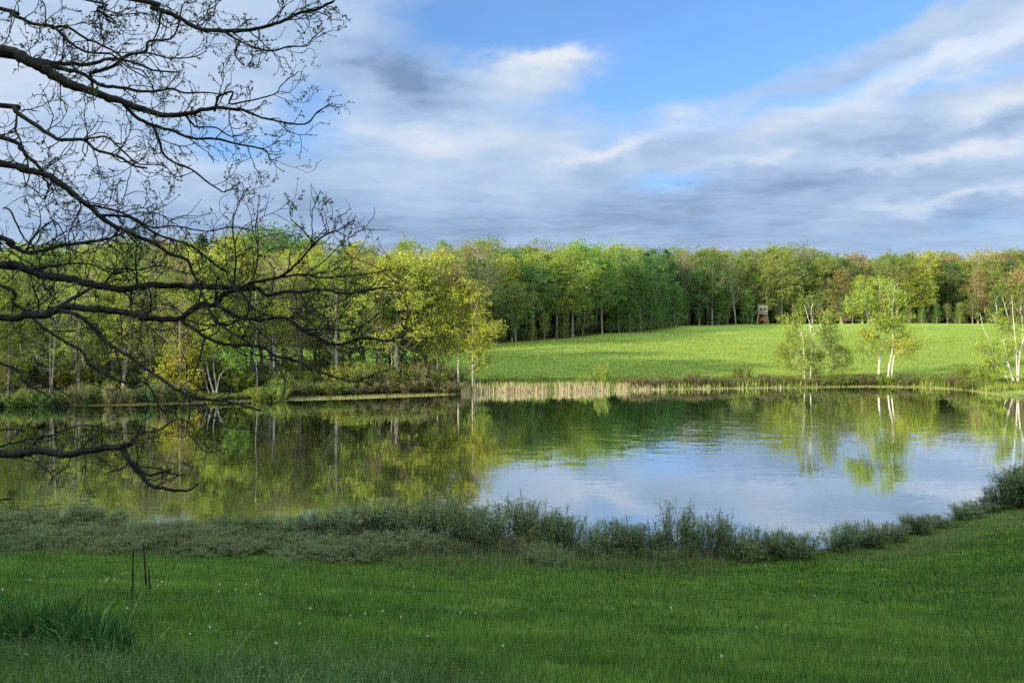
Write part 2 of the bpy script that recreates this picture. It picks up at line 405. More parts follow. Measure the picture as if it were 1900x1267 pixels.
def water_material():
    m, g, out = new_mat('lake_water')
    geo = g.n('ShaderNodeNewGeometry'); pos = geo.outputs['Position']
    c1 = g.noise(g.vm('MULTIPLY', pos, (0.55, 3.0, 1)), 1.4, 3, 0.6, 0, True)
    c2 = g.noise(g.vm('MULTIPLY', pos, (2.0, 5.0, 1)), 3.0, 2, 0.5, 0, True)
    breeze = g.noise(g.vm('MULTIPLY', pos, (0.035, 0.10, 1)), 1.0, 3, 0.5)
    amp = g.smooth(breeze, .38, .62, 0.55, 1.25)
    # a breeze ruffles the open middle on the right
    px, py, pz = g.sep(pos)
    u = g.m('DIVIDE', g.m('SUBTRACT', px, 14.0), 12.0); v = g.m('DIVIDE', g.m('SUBTRACT', py, 46.0), 11.0)
    ruf = g.m('EXPONENT', g.m('MULTIPLY', g.m('ADD', g.m('MULTIPLY', u, u), g.m('MULTIPLY', v, v)), -1.0))
    amp = g.m('ADD', amp, g.m('MULTIPLY', ruf, 2.3))
    v1 = g.sep(c1); v2 = g.sep(c2)
    sx = g.m('ADD', g.m('MULTIPLY', g.m('SUBTRACT', v1[0], .5), 0.008), g.m('MULTIPLY', g.m('SUBTRACT', v2[0], .5), 0.008))
    sy = g.m('ADD', g.m('MULTIPLY', g.m('SUBTRACT', v1[1], .5), 0.026), g.m('MULTIPLY', g.m('SUBTRACT', v2[1], .5), 0.022))
    nrm = g.vm('NORMALIZE', g.comb(g.m('MULTIPLY', sx, amp), g.m('MULTIPLY', sy, amp), 1.0))
    gl = g.n('ShaderNodeBsdfGlossy'); gl.inputs['Roughness'].default_value = 0.015; gl.inputs[0].default_value = (0.93, 0.97, 1, 1)
    g.put(gl.inputs['Normal'], nrm)
    df = g.n('ShaderNodeBsdfDiffuse'); df.inputs[0].default_value = (0.030, 0.030, 0.012, 1)
    fr = g.n('ShaderNodeFresnel'); fr.inputs[0].default_value = 1.33
    fac = g.m('ADD', g.m('MULTIPLY', fr.outputs[0], 1.35), 0.33, clamp=True)
    mx = g.n('ShaderNodeMixShader'); g.put(mx.inputs[0], fac)
    m.node_tree.links.new(df.outputs[0], mx.inputs[1]); m.node_tree.links.new(gl.outputs[0], mx.inputs[2])
    m.node_tree.links.new(mx.outputs[0], out.inputs[0])
    return m
mb = MB(); mb.add([[-62, 14, 0], [66, 14, 0], [66, 86, 0], [-62, 86, 0]], [[0, 1, 2, 3]])
wo = mb.build('water', water_material()); tag(wo, kind='structure')

# ------------------------------------------------------------------ tree builders
def envelope(kind, t):
    if kind == 'round': return math.sin(math.pi * (0.12 + 0.83 * t)) ** 0.75
    if kind == 'oval': return math.sin(math.pi * (0.10 + 0.86 * t)) ** 0.9
    if kind == 'low': return (1 - t) ** 0.55 * (0.75 + 0.25 * math.sin(math.pi * min(1, t * 3)))
    if kind == 'vase': return 0.35 + 0.65 * math.sin(math.pi * (0.15 + 0.6 * t))
    return 1.0

def make_tree(seed, H=12.0, base=0.3, width=0.26, env='round', nclump=50, per=160, leaf=0.22, cr=0.85, r0=0.16, trunks=1, lean=0.03):
    """returns meshes trunk, crown of a broadleaf tree standing at the origin"""
    rng = np.random.default_rng(seed)
    tm, cm = MB(), MB()
    lines = []
    for k in range(trunks):
        a = rng.uniform(0, 2 * np.pi); sp = (0.0 if trunks == 1 else 0.10) * H
        pts = []
        n = 8
        wx = np.cumsum(rng.normal(0, lean * H / 8, n)); wy = np.cumsum(rng.normal(0, lean * H / 8, n))
        for i in range(n):
            t = i / (n - 1)
            pts.append([math.cos(a) * sp * t ** .8 + wx[i] * t, math.sin(a) * sp * t ** .8 + wy[i] * t, -0.3 + (0.93 * H + 0.3) * t * (1 if k == 0 else rng.uniform(.8, .97))])
        pts = np.array(pts); pts[0, :2] = pts[1, :2] * 0.4
        s = spline(pts, 3); rr = r0 / trunks ** .5
        tt = np.linspace(0, 1, len(s)); rad = rr * (1 - tt) ** 0.8 + 0.02; rad[0] *= 1.5
        tube(tm, s, rad, 7, 0, 0.05, rng); lines.append(s)
    z0, z1 = base * H, H
    cs = []
    for c in range(nclump):
        t = ((c + rng.uniform(0, 1)) / nclump) ** 0.9
        r = envelope(env, t) * width * H * math.sqrt(rng.uniform(0.10, 1.0)) * rng.uniform(.85, 1.1)
        a = c * 2.39996 + rng.normal(0, .5)
        ln = lines[c % trunks]; z = z0 + (z1 - z0) * t
        k = min(len(ln) - 1, np.searchsorted(ln[:, 2], z * 0.97))
        cen = np.array([ln[k, 0] + r * math.cos(a), ln[k, 1] + r * math.sin(a), z])
        cs.append(cen)
        za = max(base * H * 0.75, z - 0.25 * H * (0.3 + r / (width * H)) * .6)
        ka = min(len(ln) - 2, max(1, np.searchsorted(ln[:, 2], za)))
        st = ln[ka]; mid = (st + cen) / 2 + np.array([0, 0, -0.015 * H]) + rng.normal(0, .032 * H, 3)
        s = spline([st, mid, cen], 3)
        tube(tm, s, np.linspace(0.036, 0.009, len(s)), 4)
        for q in range(3):
            e = cen + rng.normal(0, cr * .75, 3) * np.array([1, 1, .7]) + np.array([0, 0, .15])
            tube(tm, spline([s[-3], (s[-3] + e) / 2 + rng.normal(0, .08, 3), e], 2), np.linspace(.018, .006, 5), 3)
        m = int(per * rng.uniform(.5, 1.4)); R = cr * rng.uniform(.7, 1.25)
        # leaves sit in small sprays inside the clump
        sub = cen + rng.normal(0, R * .72, (9, 3)) * np.array([1, 1, .62])
        p = sub[rng.integers(0, 9, m)] + rng.normal(0, R * .27, (m, 3)) * np.array([1, 1, .55])
        leaves(cm, p, leaf, rng)
    return tm.mesh('trunk'), cm.mesh('crown')

def make_conifer(seed, H=12.0, width=0.2, n=46, leaf=0.3):
    rng = np.random.default_rng(seed); tm, cm = MB(), MB()
    s = spline([[0, 0, -.3], [.05, 0, H * .5], [0, .05, H * .99]], 5)
    tube(tm, s, np.linspace(.17, .02, len(s)), 6)
    for i in range(n):
        t = 0.12 + 0.87 * i / n; L = width * H * (1 - t) ** .7 * rng.uniform(.6, 1.15) + .2
        for q in range(5):
            a = rng.uniform(0, 6.28); d = np.array([math.cos(a), math.sin(a), rng.uniform(-.15, .25)])
            o = np.array([0, 0, t * H]); e = o + d * L
            tube(tm, spline([o, o + d * L * .5 + [0, 0, -.05 * L], e], 2), np.linspace(.03, .008, 5), 3)
            k = int(30 * L) + 8; u = rng.uniform(.15, 1, k)[:, None]
            leaves(cm, o + d * L * u + rng.normal(0, .13, (k, 3)), leaf, rng, 0.4, .6)
    return tm.mesh('trunk'), cm.mesh('crown')

def make_shrub(seed, H=2.0, width=0.9, stems=14, per=110, leaf=0.07, bare=0.2, spread=1.0, rs=0.008, fine=3):
    """many-stemmed shrub; leaves strung along stems and side twigs"""
    rng = np.random.default_rng(seed); tm, cm = MB(), MB()
    for k in range(stems):
        a = rng.uniform(0, 6.28); rr = math.sqrt(rng.uniform(0, 1)) * width * .5 * spread
        h = H * rng.uniform(.6, 1.0) * (1 - .25 * (rr / (width * .5 * spread + 1e-6)) ** 2)
        b0 = np.array([math.cos(a), math.sin(a), 0]) * rr * .45
        top = np.array([math.cos(a) * rr, math.sin(a) * rr, h]) + np.append(rng.normal(0, .06 * H, 2), 0)
        s = spline([b0 + [0, 0, -.15], (b0 * .6 + top * .4) + rng.normal(0, .03 * H, 3), top], 4)
        tube(tm, s, np.linspace(rs, rs * .35, len(s)), 4)
        pts = []
        for q in range(fine * 3):
            t = rng.uniform(bare + .05, .95); i0 = int(t * (len(s) - 1)); o = s[i0]
            d = rng.normal(0, 1, 3); d[2] = abs(d[2]) + .5; d /= np.linalg.norm(d)
            L = H * rng.uniform(.10, .26)
            e = o + d * L; tube(tm, np.array([o, (o + e) / 2 + rng.normal(0, .01, 3), e]), np.linspace(rs * .4, rs * .2, 3), 3)
            m = per // (fine * 3); u = rng.uniform(0, 1, m)[:, None]
            pts.append(o + (e - o) * u + rng.normal(0, .022 * H + .01, (m, 3)))
        m = per // 2; t = rng.uniform(bare, 1, m); idx = t * (len(s) - 1); i0 = idx.astype(int).clip(0, len(s) - 2)
        pts.append(s[i0] + (s[i0 + 1] - s[i0]) * (idx - i0)[:, None] + rng.normal(0, .02 * H, (m, 3)))
        leaves(cm, np.concatenate(pts), leaf, rng, .5)
    return tm.mesh('stem'), cm.mesh('foliage')

def slotted(me, mat):
    if len(me.materials) == 0: me.materials.append(mat)
def place(kind, meshes, loc, rz, sc, mats, label, cat, group, parts=('trunk', 'crown')):
    r = empty(kind, loc, rz, sc if isinstance(sc, tuple) else (sc, sc, sc))
    tag(r, label, cat, group)
    for me, nm, mt in zip(meshes, parts, mats):
        slotted(me, mt)
        o = link(nm, me, r)
        o.material_slots[0].link = 'OBJECT'; o.material_slots[0].material = mt
    return r

FORM = {
 'broad': [make_tree(s, 12, .33, .27, 'round', 52, 190, .23, .95) for s in (1, 2, 3)],
 'tall': [make_tree(s, 12, .26, .17, 'oval', 44, 170, .21, .75) for s in (11, 12, 13)],
 'sparse': [make_tree(s, 12, .30, .22, 'vase', 60, 70, .17, .85, .13, 2) for s in (21, 22, 23)],
 'low': [make_tree(s, 12, .06, .21, 'low', 62, 170, .21, .85) for s in (31, 32)],
 'multi': [make_tree(s, 12, .25, .22, 'vase', 48, 130, .20, .75, .15, 3) for s in (41, 42)],
 'conifer': [make_conifer(s) for s in (51, 52)],
 'bush': [make_shrub(s, 2.2, 2.6, 26, 170, .10, .05, 1.0, .012) for s in (61, 62, 63)],
}

# ------------------------------------------------------------------ woods
rnd = random.Random(7)
CN = {'spring': 'bright green', 'green': 'fresh green', 'olive': 'olive green', 'yellow': 'yellow green', 'tan': 'tan budding',
      'red': 'russet budding', 'gold': 'golden', 'dark': 'dark', 'deep': 'deep green'}
KN = {'broad': ('broadleaf_tree', 'broad tree'), 'tall': ('broadleaf_tree', 'slender tree'), 'sparse': ('budding_tree', 'open-crowned tree'),
      'low': ('broadleaf_tree', 'low-branched tree'), 'multi': ('broadleaf_tree', 'many-stemmed tree'), 'conifer': ('conifer_tree', 'conifer')}
def pick(w):
    ks = list(w); return rnd.choices(ks, [w[k] for k in ks])[0]
trees = []     # (region, row, px, x, y, height, form, colour, bark)
def top_left(px): return np.interp(px, [-250, 0, 150, 300, 420, 520, 640, 700, 780, 880, 960], [462, 458, 452, 452, 440, 440, 455, 458, 455, 452, 452])
def top_right(px): return np.interp(px, [880, 930, 1000, 1060, 1130, 1200, 1250, 1310, 1380, 1450, 1500, 1560, 1620, 1720, 1800, 1900, 2100],
                                    [455, 455, 460, 455, 462, 468, 470, 466, 472, 462, 466, 478, 478, 470, 480, 476, 470])
rowsL = [(65.5, 64, 40, 110), (70, 62, 18, 70), (77, 58, 8, 45), (86, 56, 0, 26), (97, 58, -4, 14), (110, 58, -6, 10)]
for r, (D0, gap, t0, t1) in enumerate(rowsL):
    px = -170.0
    while px < 885:
        q = px + rnd.uniform(-16, 16)
        D = D0 + rnd.uniform(-2, 2.2) + (q - 300) * 0.007
        if r >= 2 and q > [0, 0, 640, 560, 330, 200][r]: D = 121 + (r - 2) * 5 + rnd.uniform(-2, 2)
        if r == 0 and 335 < q < 560: px += gap; continue
        if r >= 1 or not (560 < q < 860):
            x = (q - 950) / F * D
            if not (q > 835 and D < 78):
                ty = float(top_left(q)) + rnd.uniform(t0, t1)
                z = G(x, D); h = EYE + (HZ - ty) / F * D - z
                left = q < 250
                if r <= 1:
                    c = pick({'spring': 5, 'olive': 2, 'yellow': 4, 'tan': 1.6, 'green': 1.2, 'deep': 1.0 if left else .2})
                    f = pick({'low': 2.5, 'tall': 2.5, 'multi': 2, 'sparse': 2, 'broad': 1})
                else:
                    c = pick({'spring': 2.2, 'olive': 3.5, 'yellow': 3, 'tan': 3, 'red': .6, 'green': .7, 'dark': .5 if left else .25})
                    f = pick({'broad': 3, 'tall': 3, 'sparse': 2.2})
                if 110 < q < 340 and r == 1: c = 'spring'
                if c == 'dark': f = 'conifer'
                if c in ('tan', 'red') and rnd.random() < .7: f = 'sparse'
                trees.append(('lakeside wood', r, q, x, D, h, f, c, 'barkpale' if rnd.random() < .3 and f != 'sparse' else 'bark'))
        px += gap * rnd.uniform(.8, 1.2)
# wood round the back of the green field
edge = [(905, 128), (1000, 139), (1100, 152), (1190, 167), (1250, 186), (1400, 196), (1550, 197), (1700, 193), (1900, 187), (2150, 178)]
ex, eD = [e[0] for e in edge], [e[1] for e in edge]
for r in range(5):
    px = 893.0 - 8 * r
    while px < 2080:
        q = px + rnd.uniform(-8, 8); D = float(np.interp(q, ex, eD)) + 1.5 + r * 7.5 + rnd.uniform(-1.5, 2.0)
        x = (q - 950) / F * D
        ty = float(top_right(q)) + [rnd.uniform(6, 40), rnd.uniform(-4, 26), rnd.uniform(-8, 20), rnd.uniform(-10, 14), rnd.uniform(-6, 14)][r]
        if r == 0 and rnd.random() < .22: ty += rnd.uniform(25, 60)
        z = G(x, D); h = EYE + (HZ - ty) / F * D - z
        if q < 990: w = {'olive': 3, 'yellow': 2, 'deep': 1, 'tan': 1.2, 'spring': 1}
        elif q < 1195: w = {'green': 3.5, 'spring': 4.0, 'deep': .5, 'olive': .8}
        elif q < 1262: w = {'deep': 4, 'dark': 1.0, 'green': 1}
        elif q < 1345: w = {'tan': 3, 'olive': 2.5, 'deep': .6}
        elif q < 1500: w = {'olive': 4, 'green': 1.2, 'spring': .7, 'tan': .6}
        elif q < 1560: w = {'deep': 3, 'olive': 2}
        else: w = {'olive': 3.6, 'yellow': 2.0, 'tan': 1.3, 'green': .8, 'spring': .6, 'red': .08, 'deep': .5}
        c = pick(w); f = pick({'broad': 4, 'tall': 2.4, 'sparse': 1.0, 'multi': 1.2})
        if q > 1560 and r == 0 and rnd.random() < .4: f = 'low'
        if c == 'dark': f = 'conifer'
        if c == 'tan' and rnd.random() < .6: f = 'sparse'
        trees.append(('field wood', r, q, x, D, h, f, c, 'barkpale' if rnd.random() < .3 else 'bark'))
        gapm = 4.1 if r == 0 else 5.0
        px += gapm / D * F * rnd.uniform(.75, 1.2)
for q, D, ty in [(1148, 158, 535), (1168, 160, 520), (1188, 163, 500), (1208, 167, 510), (1228, 172, 525), (1252, 178, 530)]:
    x = (q - 950) / F * D; trees.append(('field wood', 0, q, x, D, EYE + (HZ - ty) / F * D - G(x, D), 'low', 'deep', 'bark'))
for q, D, ty, f, c in [(560, 78, 486, 'broad', 'yellow'), (585, 80, 480, 'low', 'olive'), (625, 79, 490, 'low', 'spring'), (675, 79, 488, 'broad', 'tan'), (725, 78, 484, 'low', 'olive'), (745, 80, 480, 'broad', 'yellow'), (790, 79, 492, 'low', 'olive'), (530, 79, 484, 'broad', 'spring'), (770, 75.5, 500, 'broad', 'olive'), (700, 76, 492, 'broad', 'yellow'), (650, 75, 505, 'low', 'olive'), (600, 76, 488, 'broad', 'spring')]:
    x = (q - 950) / F * D; trees.append(('lakeside wood', 1, q, x, D, EYE + (HZ - ty) / F * D - G(x, D), f, c, 'bark'))
# a few known ones: the spired conifer, dark evergreens among the leaves, tall bare crowns above the skyline
for (reg, r, q, D, ty, f, c) in [('field wood', 3, 1237, 205, 462, 'conifer', 'dark'), ('field wood', 1, 1688, 203, 520, 'conifer', 'dark'), ('field wood', 1, 1600, 206, 535, 'conifer', 'dark'),
                                 ('field wood', 1, 1545, 205, 500, 'conifer', 'dark'), ('lakeside wood', 2, 505, 84, 428, 'broad', 'deep'),
                                 ('lakeside wood', 1, 88, 70, 500, 'conifer', 'dark'), ('lakeside wood', 0, 118, 69, 630, 'conifer', 'dark'), ('lakeside wood', 3, 883, 124, 444, 'sparse', 'olive'),
                                 ('lakeside wood', 3, 375, 92, 432, 'conifer', 'dark'), ('field wood', 2, 1833, 200, 462, 'sparse', 'tan')]:
    x = (q - 950) / F * D; z = G(x, D)
    trees.append((reg, r, q, x, D, EYE + (HZ - ty) / F * D - z, f, c, 'bark'))
cnt = {}
ROWN = ['front', 'second', 'third', 'fourth', 'fifth', 'rearmost']
for t in sorted(trees, key=lambda t: t[2]):
    reg, r, q, x, D, h, f, c, bk = t
    key = (reg, r, f, c); n = cnt.get(key, 0); cnt[key] = n + 1
    w = h / 12.0
    wd = (w * rnd.uniform(.9, 1.2)) if f != 'conifer' else w
    if reg == 'field wood': wd = max(wd, 1.0) * rnd.uniform(.95, 1.15) if h > 8 else wd * 1.2
    lab = f"{CN[c]} {KN[f][1]}, {ordinal(n)} such from left, {ROWN[r]} row, {reg}"
    me = rnd.choice(FORM[f])
    place(KN[f][0], me, (x, D, G(x, D)), rnd.uniform(0, 6.28), (wd, wd, w), (M[bk], M[c]), lab, 'tree', f'trees of the {reg}')
print('trees', len(trees))

# thickets of saplings inside the wood edge
bn = {}
def bush(name, q, D, h, w, colour, phrase, group, form='bush', zoff=0.0):
    x = (q - 950) / F * D
    n = bn.get(phrase, 0); bn[phrase] = n + 1
    return place(name, rnd.choice(FORM[form]), (x, D, G(x, D) + zoff), rnd.uniform(0, 6.28), (w / 2.6, w / 2.6, h / 2.2), (M['twig'], M[colour]),
                 f"{phrase}, {ordinal(n)} from left", 'shrub', group, ('stem', 'foliage'))
for k in range(26):
    q = 900 + k * 44 + rnd.uniform(-12, 12); D = float(np.interp(q, ex, eD)) + rnd.uniform(3, 7)
    bush('undergrowth_shrub', q, D, rnd.uniform(2, 4), rnd.uniform(4, 6), 'deep', 'dim undergrowth shrub beneath the field wood', 'undergrowth of the field wood')
for k in range(46):
    q = -60 + k * 19.5 + rnd.uniform(-10, 10); D = 70.5 + rnd.uniform(-1.5, 5)
    D = max(D, 9244 / (float(np.interp(q, [-60, 400, 650, 860], [757, 747, 738, 730])) - HZ) + 2.6)
    bush('undergrowth_shrub', q, D, rnd.uniform(1.8, 3.4), rnd.uniform(2.6, 4.4), rnd.choice(['grey', 'spring', 'olive', 'yellow', 'olive']), 'undergrowth shrub between lakeside wood trunks', 'undergrowth of the lakeside wood')

for k in range(34):
    q = 925 + k * 33 + rnd.uniform(-14, 14)
    if 1395 < q < 1440: continue
    D = float(np.interp(q, ex, eD)) + rnd.uniform(-1.2, 1.5); x = (q - 950) / F * D; h = rnd.uniform(3.5, 8.5)
    c = pick({'green': 2, 'spring': 2, 'deep': 1, 'olive': 2}) if q < 1200 else pick({'olive': 3, 'deep': 2, 'tan': .6, 'green': 1})
    n = bn.get('sap' + c, 0); bn['sap' + c] = n + 1
    place('sapling_tree', rnd.choice(FORM[rnd.choice(['low', 'multi', 'tall'])]), (x, D, G(x, D)), rnd.uniform(0, 6.28), (h / 10, h / 10, h / 12), (M['bark'], M[c]),
          f"{CN[c]} sapling at the foot of the field wood, {ordinal(n)} such from left", 'tree', 'saplings at the foot of the field wood')

# the depth of the wood behind: one mass
rng = np.random.default_rng(99); mbk = MB()
n = 150000
q = rng.uniform(860, 2150, n); D = np.interp(q, ex, eD) + rng.uniform(34, 60, n)
x = (q - 950) / F * D; zt = EYE + (HZ - np.interp(q, [880, 1200, 1560, 2100], [470, 480, 490, 486])) / F * D
gz = ground(x, D); zz = gz + (zt - gz) * rng.uniform(0, 1, n) ** 1.2
leaves(mbk, np.stack([x, D, zz], 1), 0.75, rng)
n = 90000
q = rng.uniform(860, 2150, n); D = np.interp(q, ex, eD) + rng.uniform(34, 60, n); x = (q - 950) / F * D; gz = ground(x, D)
leaves(mbk, np.stack([x, D, gz + rng.uniform(0, 7, n)], 1), 0.8, rng)
n = 60000
q = rng.uniform(-300, 900, n); D = rng.uniform(114, 140, n); x = (q - 950) / F * D
zt = EYE + (HZ - 482) / F * D; gz = ground(x, D); zz = gz + (zt - gz) * rng.uniform(0, 1, n) ** .8
leaves(mbk, np.stack([x, D, zz], 1), 0.6, rng)
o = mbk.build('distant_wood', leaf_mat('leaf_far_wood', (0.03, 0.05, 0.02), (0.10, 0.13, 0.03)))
tag(o, 'dark depth of the wood behind the rows of trees', 'woodland', kind='stuff')

# ------------------------------------------------------------------ trees traced one by one
def hero(name, base, D, trunks, crowns, bark, label, group=None, seed=0, leaf=0.18, dens=2.9):
    """trunks: (r_bottom, r_top, [(px, py)...]); crowns: (px, py, rx, ry, leaves, colour)"""
    rng = np.random.default_rng(seed)
    x0, y0 = (base - 950) / F * D, D; z0 = G(x0, y0); org = np.array([x0, y0, z0])
    r = empty(name, tuple(org)); tag(r, label, 'tree', group)
    tm = MB(); lines = []
    for k, (ra, rb, pl) in enumerate(trunks):
        dd = 0.0; pts = []
        slope = rng.uniform(-.22, .22)
        for (px, py) in pl:
            p = P(px, py, D); pts.append(p)
        pts = np.array(pts)
        up = pts[:, 2] - pts[0, 2]
        pts[:, 1] += up * slope + rng.normal(0, .04, len(pts)) * (up > .5)
        sc = pts[:, 1] / D      # keep the traced outline while the limb leans in depth
        pts[:, 0] *= sc; pts[:, 2] = EYE + (pts[:, 2] - EYE) * sc
        if k == 0 or pl[0][1] > 690: pts[0, 2] = min(pts[0, 2], G(pts[0, 0], pts[0, 1]) - .1)
        s = spline(pts, 4); tube(tm, s, np.linspace(ra * .70, rb * .6, len(s)), 8, 0, .05, rng); lines.append(s)
    allp = np.concatenate(lines)
    cms = {}
    for (px, py, rx, ry, nl, colour) in crowns:
        c = P(px, py, D); R = np.array([rx / F * D, rx / F * D * .9, ry / F * D])
        nc = max(3, int(nl / 90))
        for q in range(nc):
            u = rng.normal(0, 1, 3); u /= np.linalg.norm(u); cen = c + u * R * rng.uniform(.25, 1) ** .5
            dist = np.linalg.norm((allp - cen) * [1, 1, .8] + [0, 0, .5], axis=1); st = allp[np.argmin(dist)]
            mid = (st + cen) / 2 + rng.normal(0, .12, 3) + [0, 0, -.1]
            s = spline([st, mid, cen], 4); tube(tm, s, np.linspace(.018, .006, len(s)), 4)
            for w in range(3):
                e = cen + rng.normal(0, .4, 3); tube(tm, np.array([s[-2], (s[-2] + e) / 2 + rng.normal(0, .04, 3), e]), np.linspace(.010, .004, 3), 3)
            m = int(nl * dens / nc)
            sub = cen + rng.normal(0, .46, (14, 3)) * [1, 1, .8]
            p = sub[rng.integers(0, 14, m)] + rng.normal(0, .17, (m, 3))
            leaves(cms.setdefault(colour, MB()), p, leaf, rng)
    for m_ in [tm] + list(cms.values()):
        m_.v = [v - org for v in m_.v]
    tm.build('trunk', M[bark], r, True)
    for colour, cmb in cms.items(): cmb.build('crown', M[colour], r)
    return r

hero('birch_tree', 1500, 80, [
    (.085, .04, [(1493, 702), (1492, 664), (1491, 643), (1487, 618), (1480, 600)]),
    (.11, .035, [(1504, 704), (1505, 664), (1507, 638), (1504, 614), (1501, 596), (1497, 582), (1492, 566)]),
    (.07, .03, [(1504, 614), (1508, 595), (1505, 577), (1509, 562)]),
    (.06, .025, [(1506, 624), (1518, 612), (1524, 598), (1530, 583)]),
    (.05, .02, [(1506, 650), (1522, 640), (1538, 624), (1546, 616)])],
    [(1474, 655, 32, 38, 1300, 'spring'), (1468, 605, 16, 22, 500, 'spring'), (1452, 660, 16, 16, 260, 'spring'), (1532, 655, 40, 32, 1400, 'olive'), (1545, 612, 18, 20, 420, 'olive'),
     (1502, 566, 24, 12, 420, 'olive'), (1526, 585, 18, 14, 380, 'spring'), (1560, 680, 18, 12, 260, 'olive'), (1500, 690, 26, 10, 300, 'olive')],
    'birch', 'slim white birch with two thin trunks, left of the three birches on the field shore', 'white birches on the far shore', 3)
hero('birch_tree', 1640, 80, [
    (.17, .04, [(1629, 704), (1632, 669), (1634, 648), (1633, 635), (1625, 614), (1616, 596), (1606, 583), (1594, 571)]),
    (.13, .03, [(1647, 706), (1650, 677), (1655, 656), (1657, 627), (1655, 585), (1659, 548), (1660, 530)]),
    (.12, .03, [(1653, 704), (1657, 672), (1661, 659), (1676, 651), (1703, 638)]),
    (.07, .02, [(1634, 640), (1645, 632), (1643, 577), (1650, 538), (1652, 515)]),
    (.06, .02, [(1622, 606), (1612, 580), (1596, 564), (1586, 556)]),
    (.05, .02, [(1643, 600), (1634, 567), (1632, 530), (1630, 510)]),
    (.04, .02, [(1633, 645), (1624, 648), (1612, 655)]),
    (.06, .02, [(1657, 640), (1668, 625), (1672, 600), (1678, 575)])],
    [(1596, 560, 22, 22, 900, 'spring'), (1586, 580, 14, 12, 260, 'spring'), (1612, 545, 14, 14, 300, 'spring'), (1642, 548, 24, 30, 1100, 'spring'), (1630, 600, 26, 18, 900, 'spring'), (1618, 640, 22, 18, 620, 'spring'),
     (1660, 600, 20, 22, 800, 'spring'), (1672, 640, 28, 22, 900, 'yellow'), (1695, 640, 14, 10, 200, 'spring'), (1608, 622, 12, 12, 240, 'yellow'), (1668, 560, 12, 14, 260, 'spring')],
    'birch', 'large white birch with two groups of thick trunks, middle of three on the field shore', 'white birches on the far shore', 4)
hero('birch_tree', 1887, 76, [
    (.15, .03, [(1884, 716), (1874, 688), (1870, 672), (1866, 646), (1857, 617), (1851, 585), (1847, 559)]),
    (.12, .03, [(1887, 718), (1887, 685), (1884, 659), (1874, 627), (1871, 593), (1865, 570), (1860, 551)]),
    (.12, .03, [(1888, 718), (1886, 664), (1882, 612), (1877, 548)]),
    (.12, .03, [(1889, 718), (1892, 659), (1900, 627), (1910, 600), (1918, 555)]),
    (.08, .03, [(1876, 692), (1860, 689), (1845, 677), (1832, 666), (1821, 650)]),
    (.075, .025, [(1843, 676), (1840, 643), (1833, 625), (1826, 612), (1818, 582)]),
    (.05, .02, [(1874, 680), (1862, 660), (1853, 640)]),
    (.05, .02, [(1886, 660), (1896, 630), (1897, 600), (1893, 575)])],
    [(1880, 545, 30, 26, 1000, 'olive'), (1915, 570, 30, 40, 1000, 'olive'), (1858, 590, 20, 26, 420, 'spring'), (1840, 640, 18, 22, 320, 'spring'), (1822, 655, 12, 22, 260, 'spring'), (1875, 640, 22, 30, 420, 'spring'),
     (1905, 520, 26, 20, 600, 'red'), (1835, 688, 20, 14, 350, 'spring'), (1930, 640, 22, 30, 500, 'spring')],
    'birch', 'white birch with many fanning trunks at the right end of the far shore', 'white birches on the far shore', 5)
hero('birch_tree', 400, 67.5, [
    (.11, .04, [(401, 742), (388, 700), (383, 670), (378, 640), (372, 600), (368, 550)]),
    (.10, .04, [(402, 742), (401, 713), (396, 682), (397, 642), (397, 617), (395, 560), (390, 500)]),
    (.11, .03, [(401, 715), (408, 698), (421, 682), (430, 660)]),
    (.06, .02, [(388, 700), (372, 676), (360, 650)]),
    (.06, .02, [(397, 660), (412, 630), (420, 590)])],
    [(402, 625, 44, 36, 2600, 'spring'), (382, 560, 44, 40, 2400, 'spring'), (432, 655, 26, 26, 1100, 'green'), (368, 672, 20, 24, 700, 'spring'), (392, 508, 34, 26, 1300, 'spring'), (440, 600, 24, 24, 700, 'spring')],
    'birch', 'bright green birch with forked white trunk standing at the waterline of the lakeside wood', None, 6)
hero('maple_tree', 851, 73, [
    (.15, .03, [(850, 712), (851, 660), (853, 617), (854, 577), (851, 551), (849, 520)]),
    (.05, .02, [(853, 600), (862, 570), (870, 540)]), (.05, .02, [(853, 590), (842, 560), (838, 530)]), (.05, .02, [(852, 630), (838, 600), (825, 580)])],
    [(850, 512, 16, 26, 700, 'tan'), (846, 545, 24, 24, 900, 'yellow'), (866, 545, 18, 26, 500, 'tan'), (828, 598, 30, 30, 900, 'yellow'), (850, 640, 30, 22, 800, 'yellow'), (822, 560, 16, 16, 300, 'olive'), (812, 640, 20, 20, 400, 'olive')],
    'barkpale', 'tall tan topped maple with yellow green lower boughs at the tip of the lakeside wood', None, 7)
hero('maple_tree', 878, 72.5, [
    (.11, .03, [(877, 716), (877, 662), (878, 622), (877, 592), (887, 561)]), (.08, .03, [(882, 716), (880, 690), (884, 660), (890, 630)]),
    (.05, .015, [(878, 640), (895, 620), (918, 606), (926, 600)])],
    [(892, 590, 18, 26, 700, 'yellow'), (900, 612, 24, 10, 600, 'yellow'), (876, 640, 20, 18, 600, 'yellow'), (895, 675, 22, 16, 600, 'spring'), (880, 555, 16, 14, 300, 'yellow'), (893, 640, 22, 14, 500, 'yellow')],
    'barkpale', 'small yellow green maple leaning over the left end of the cattails', None, 8)
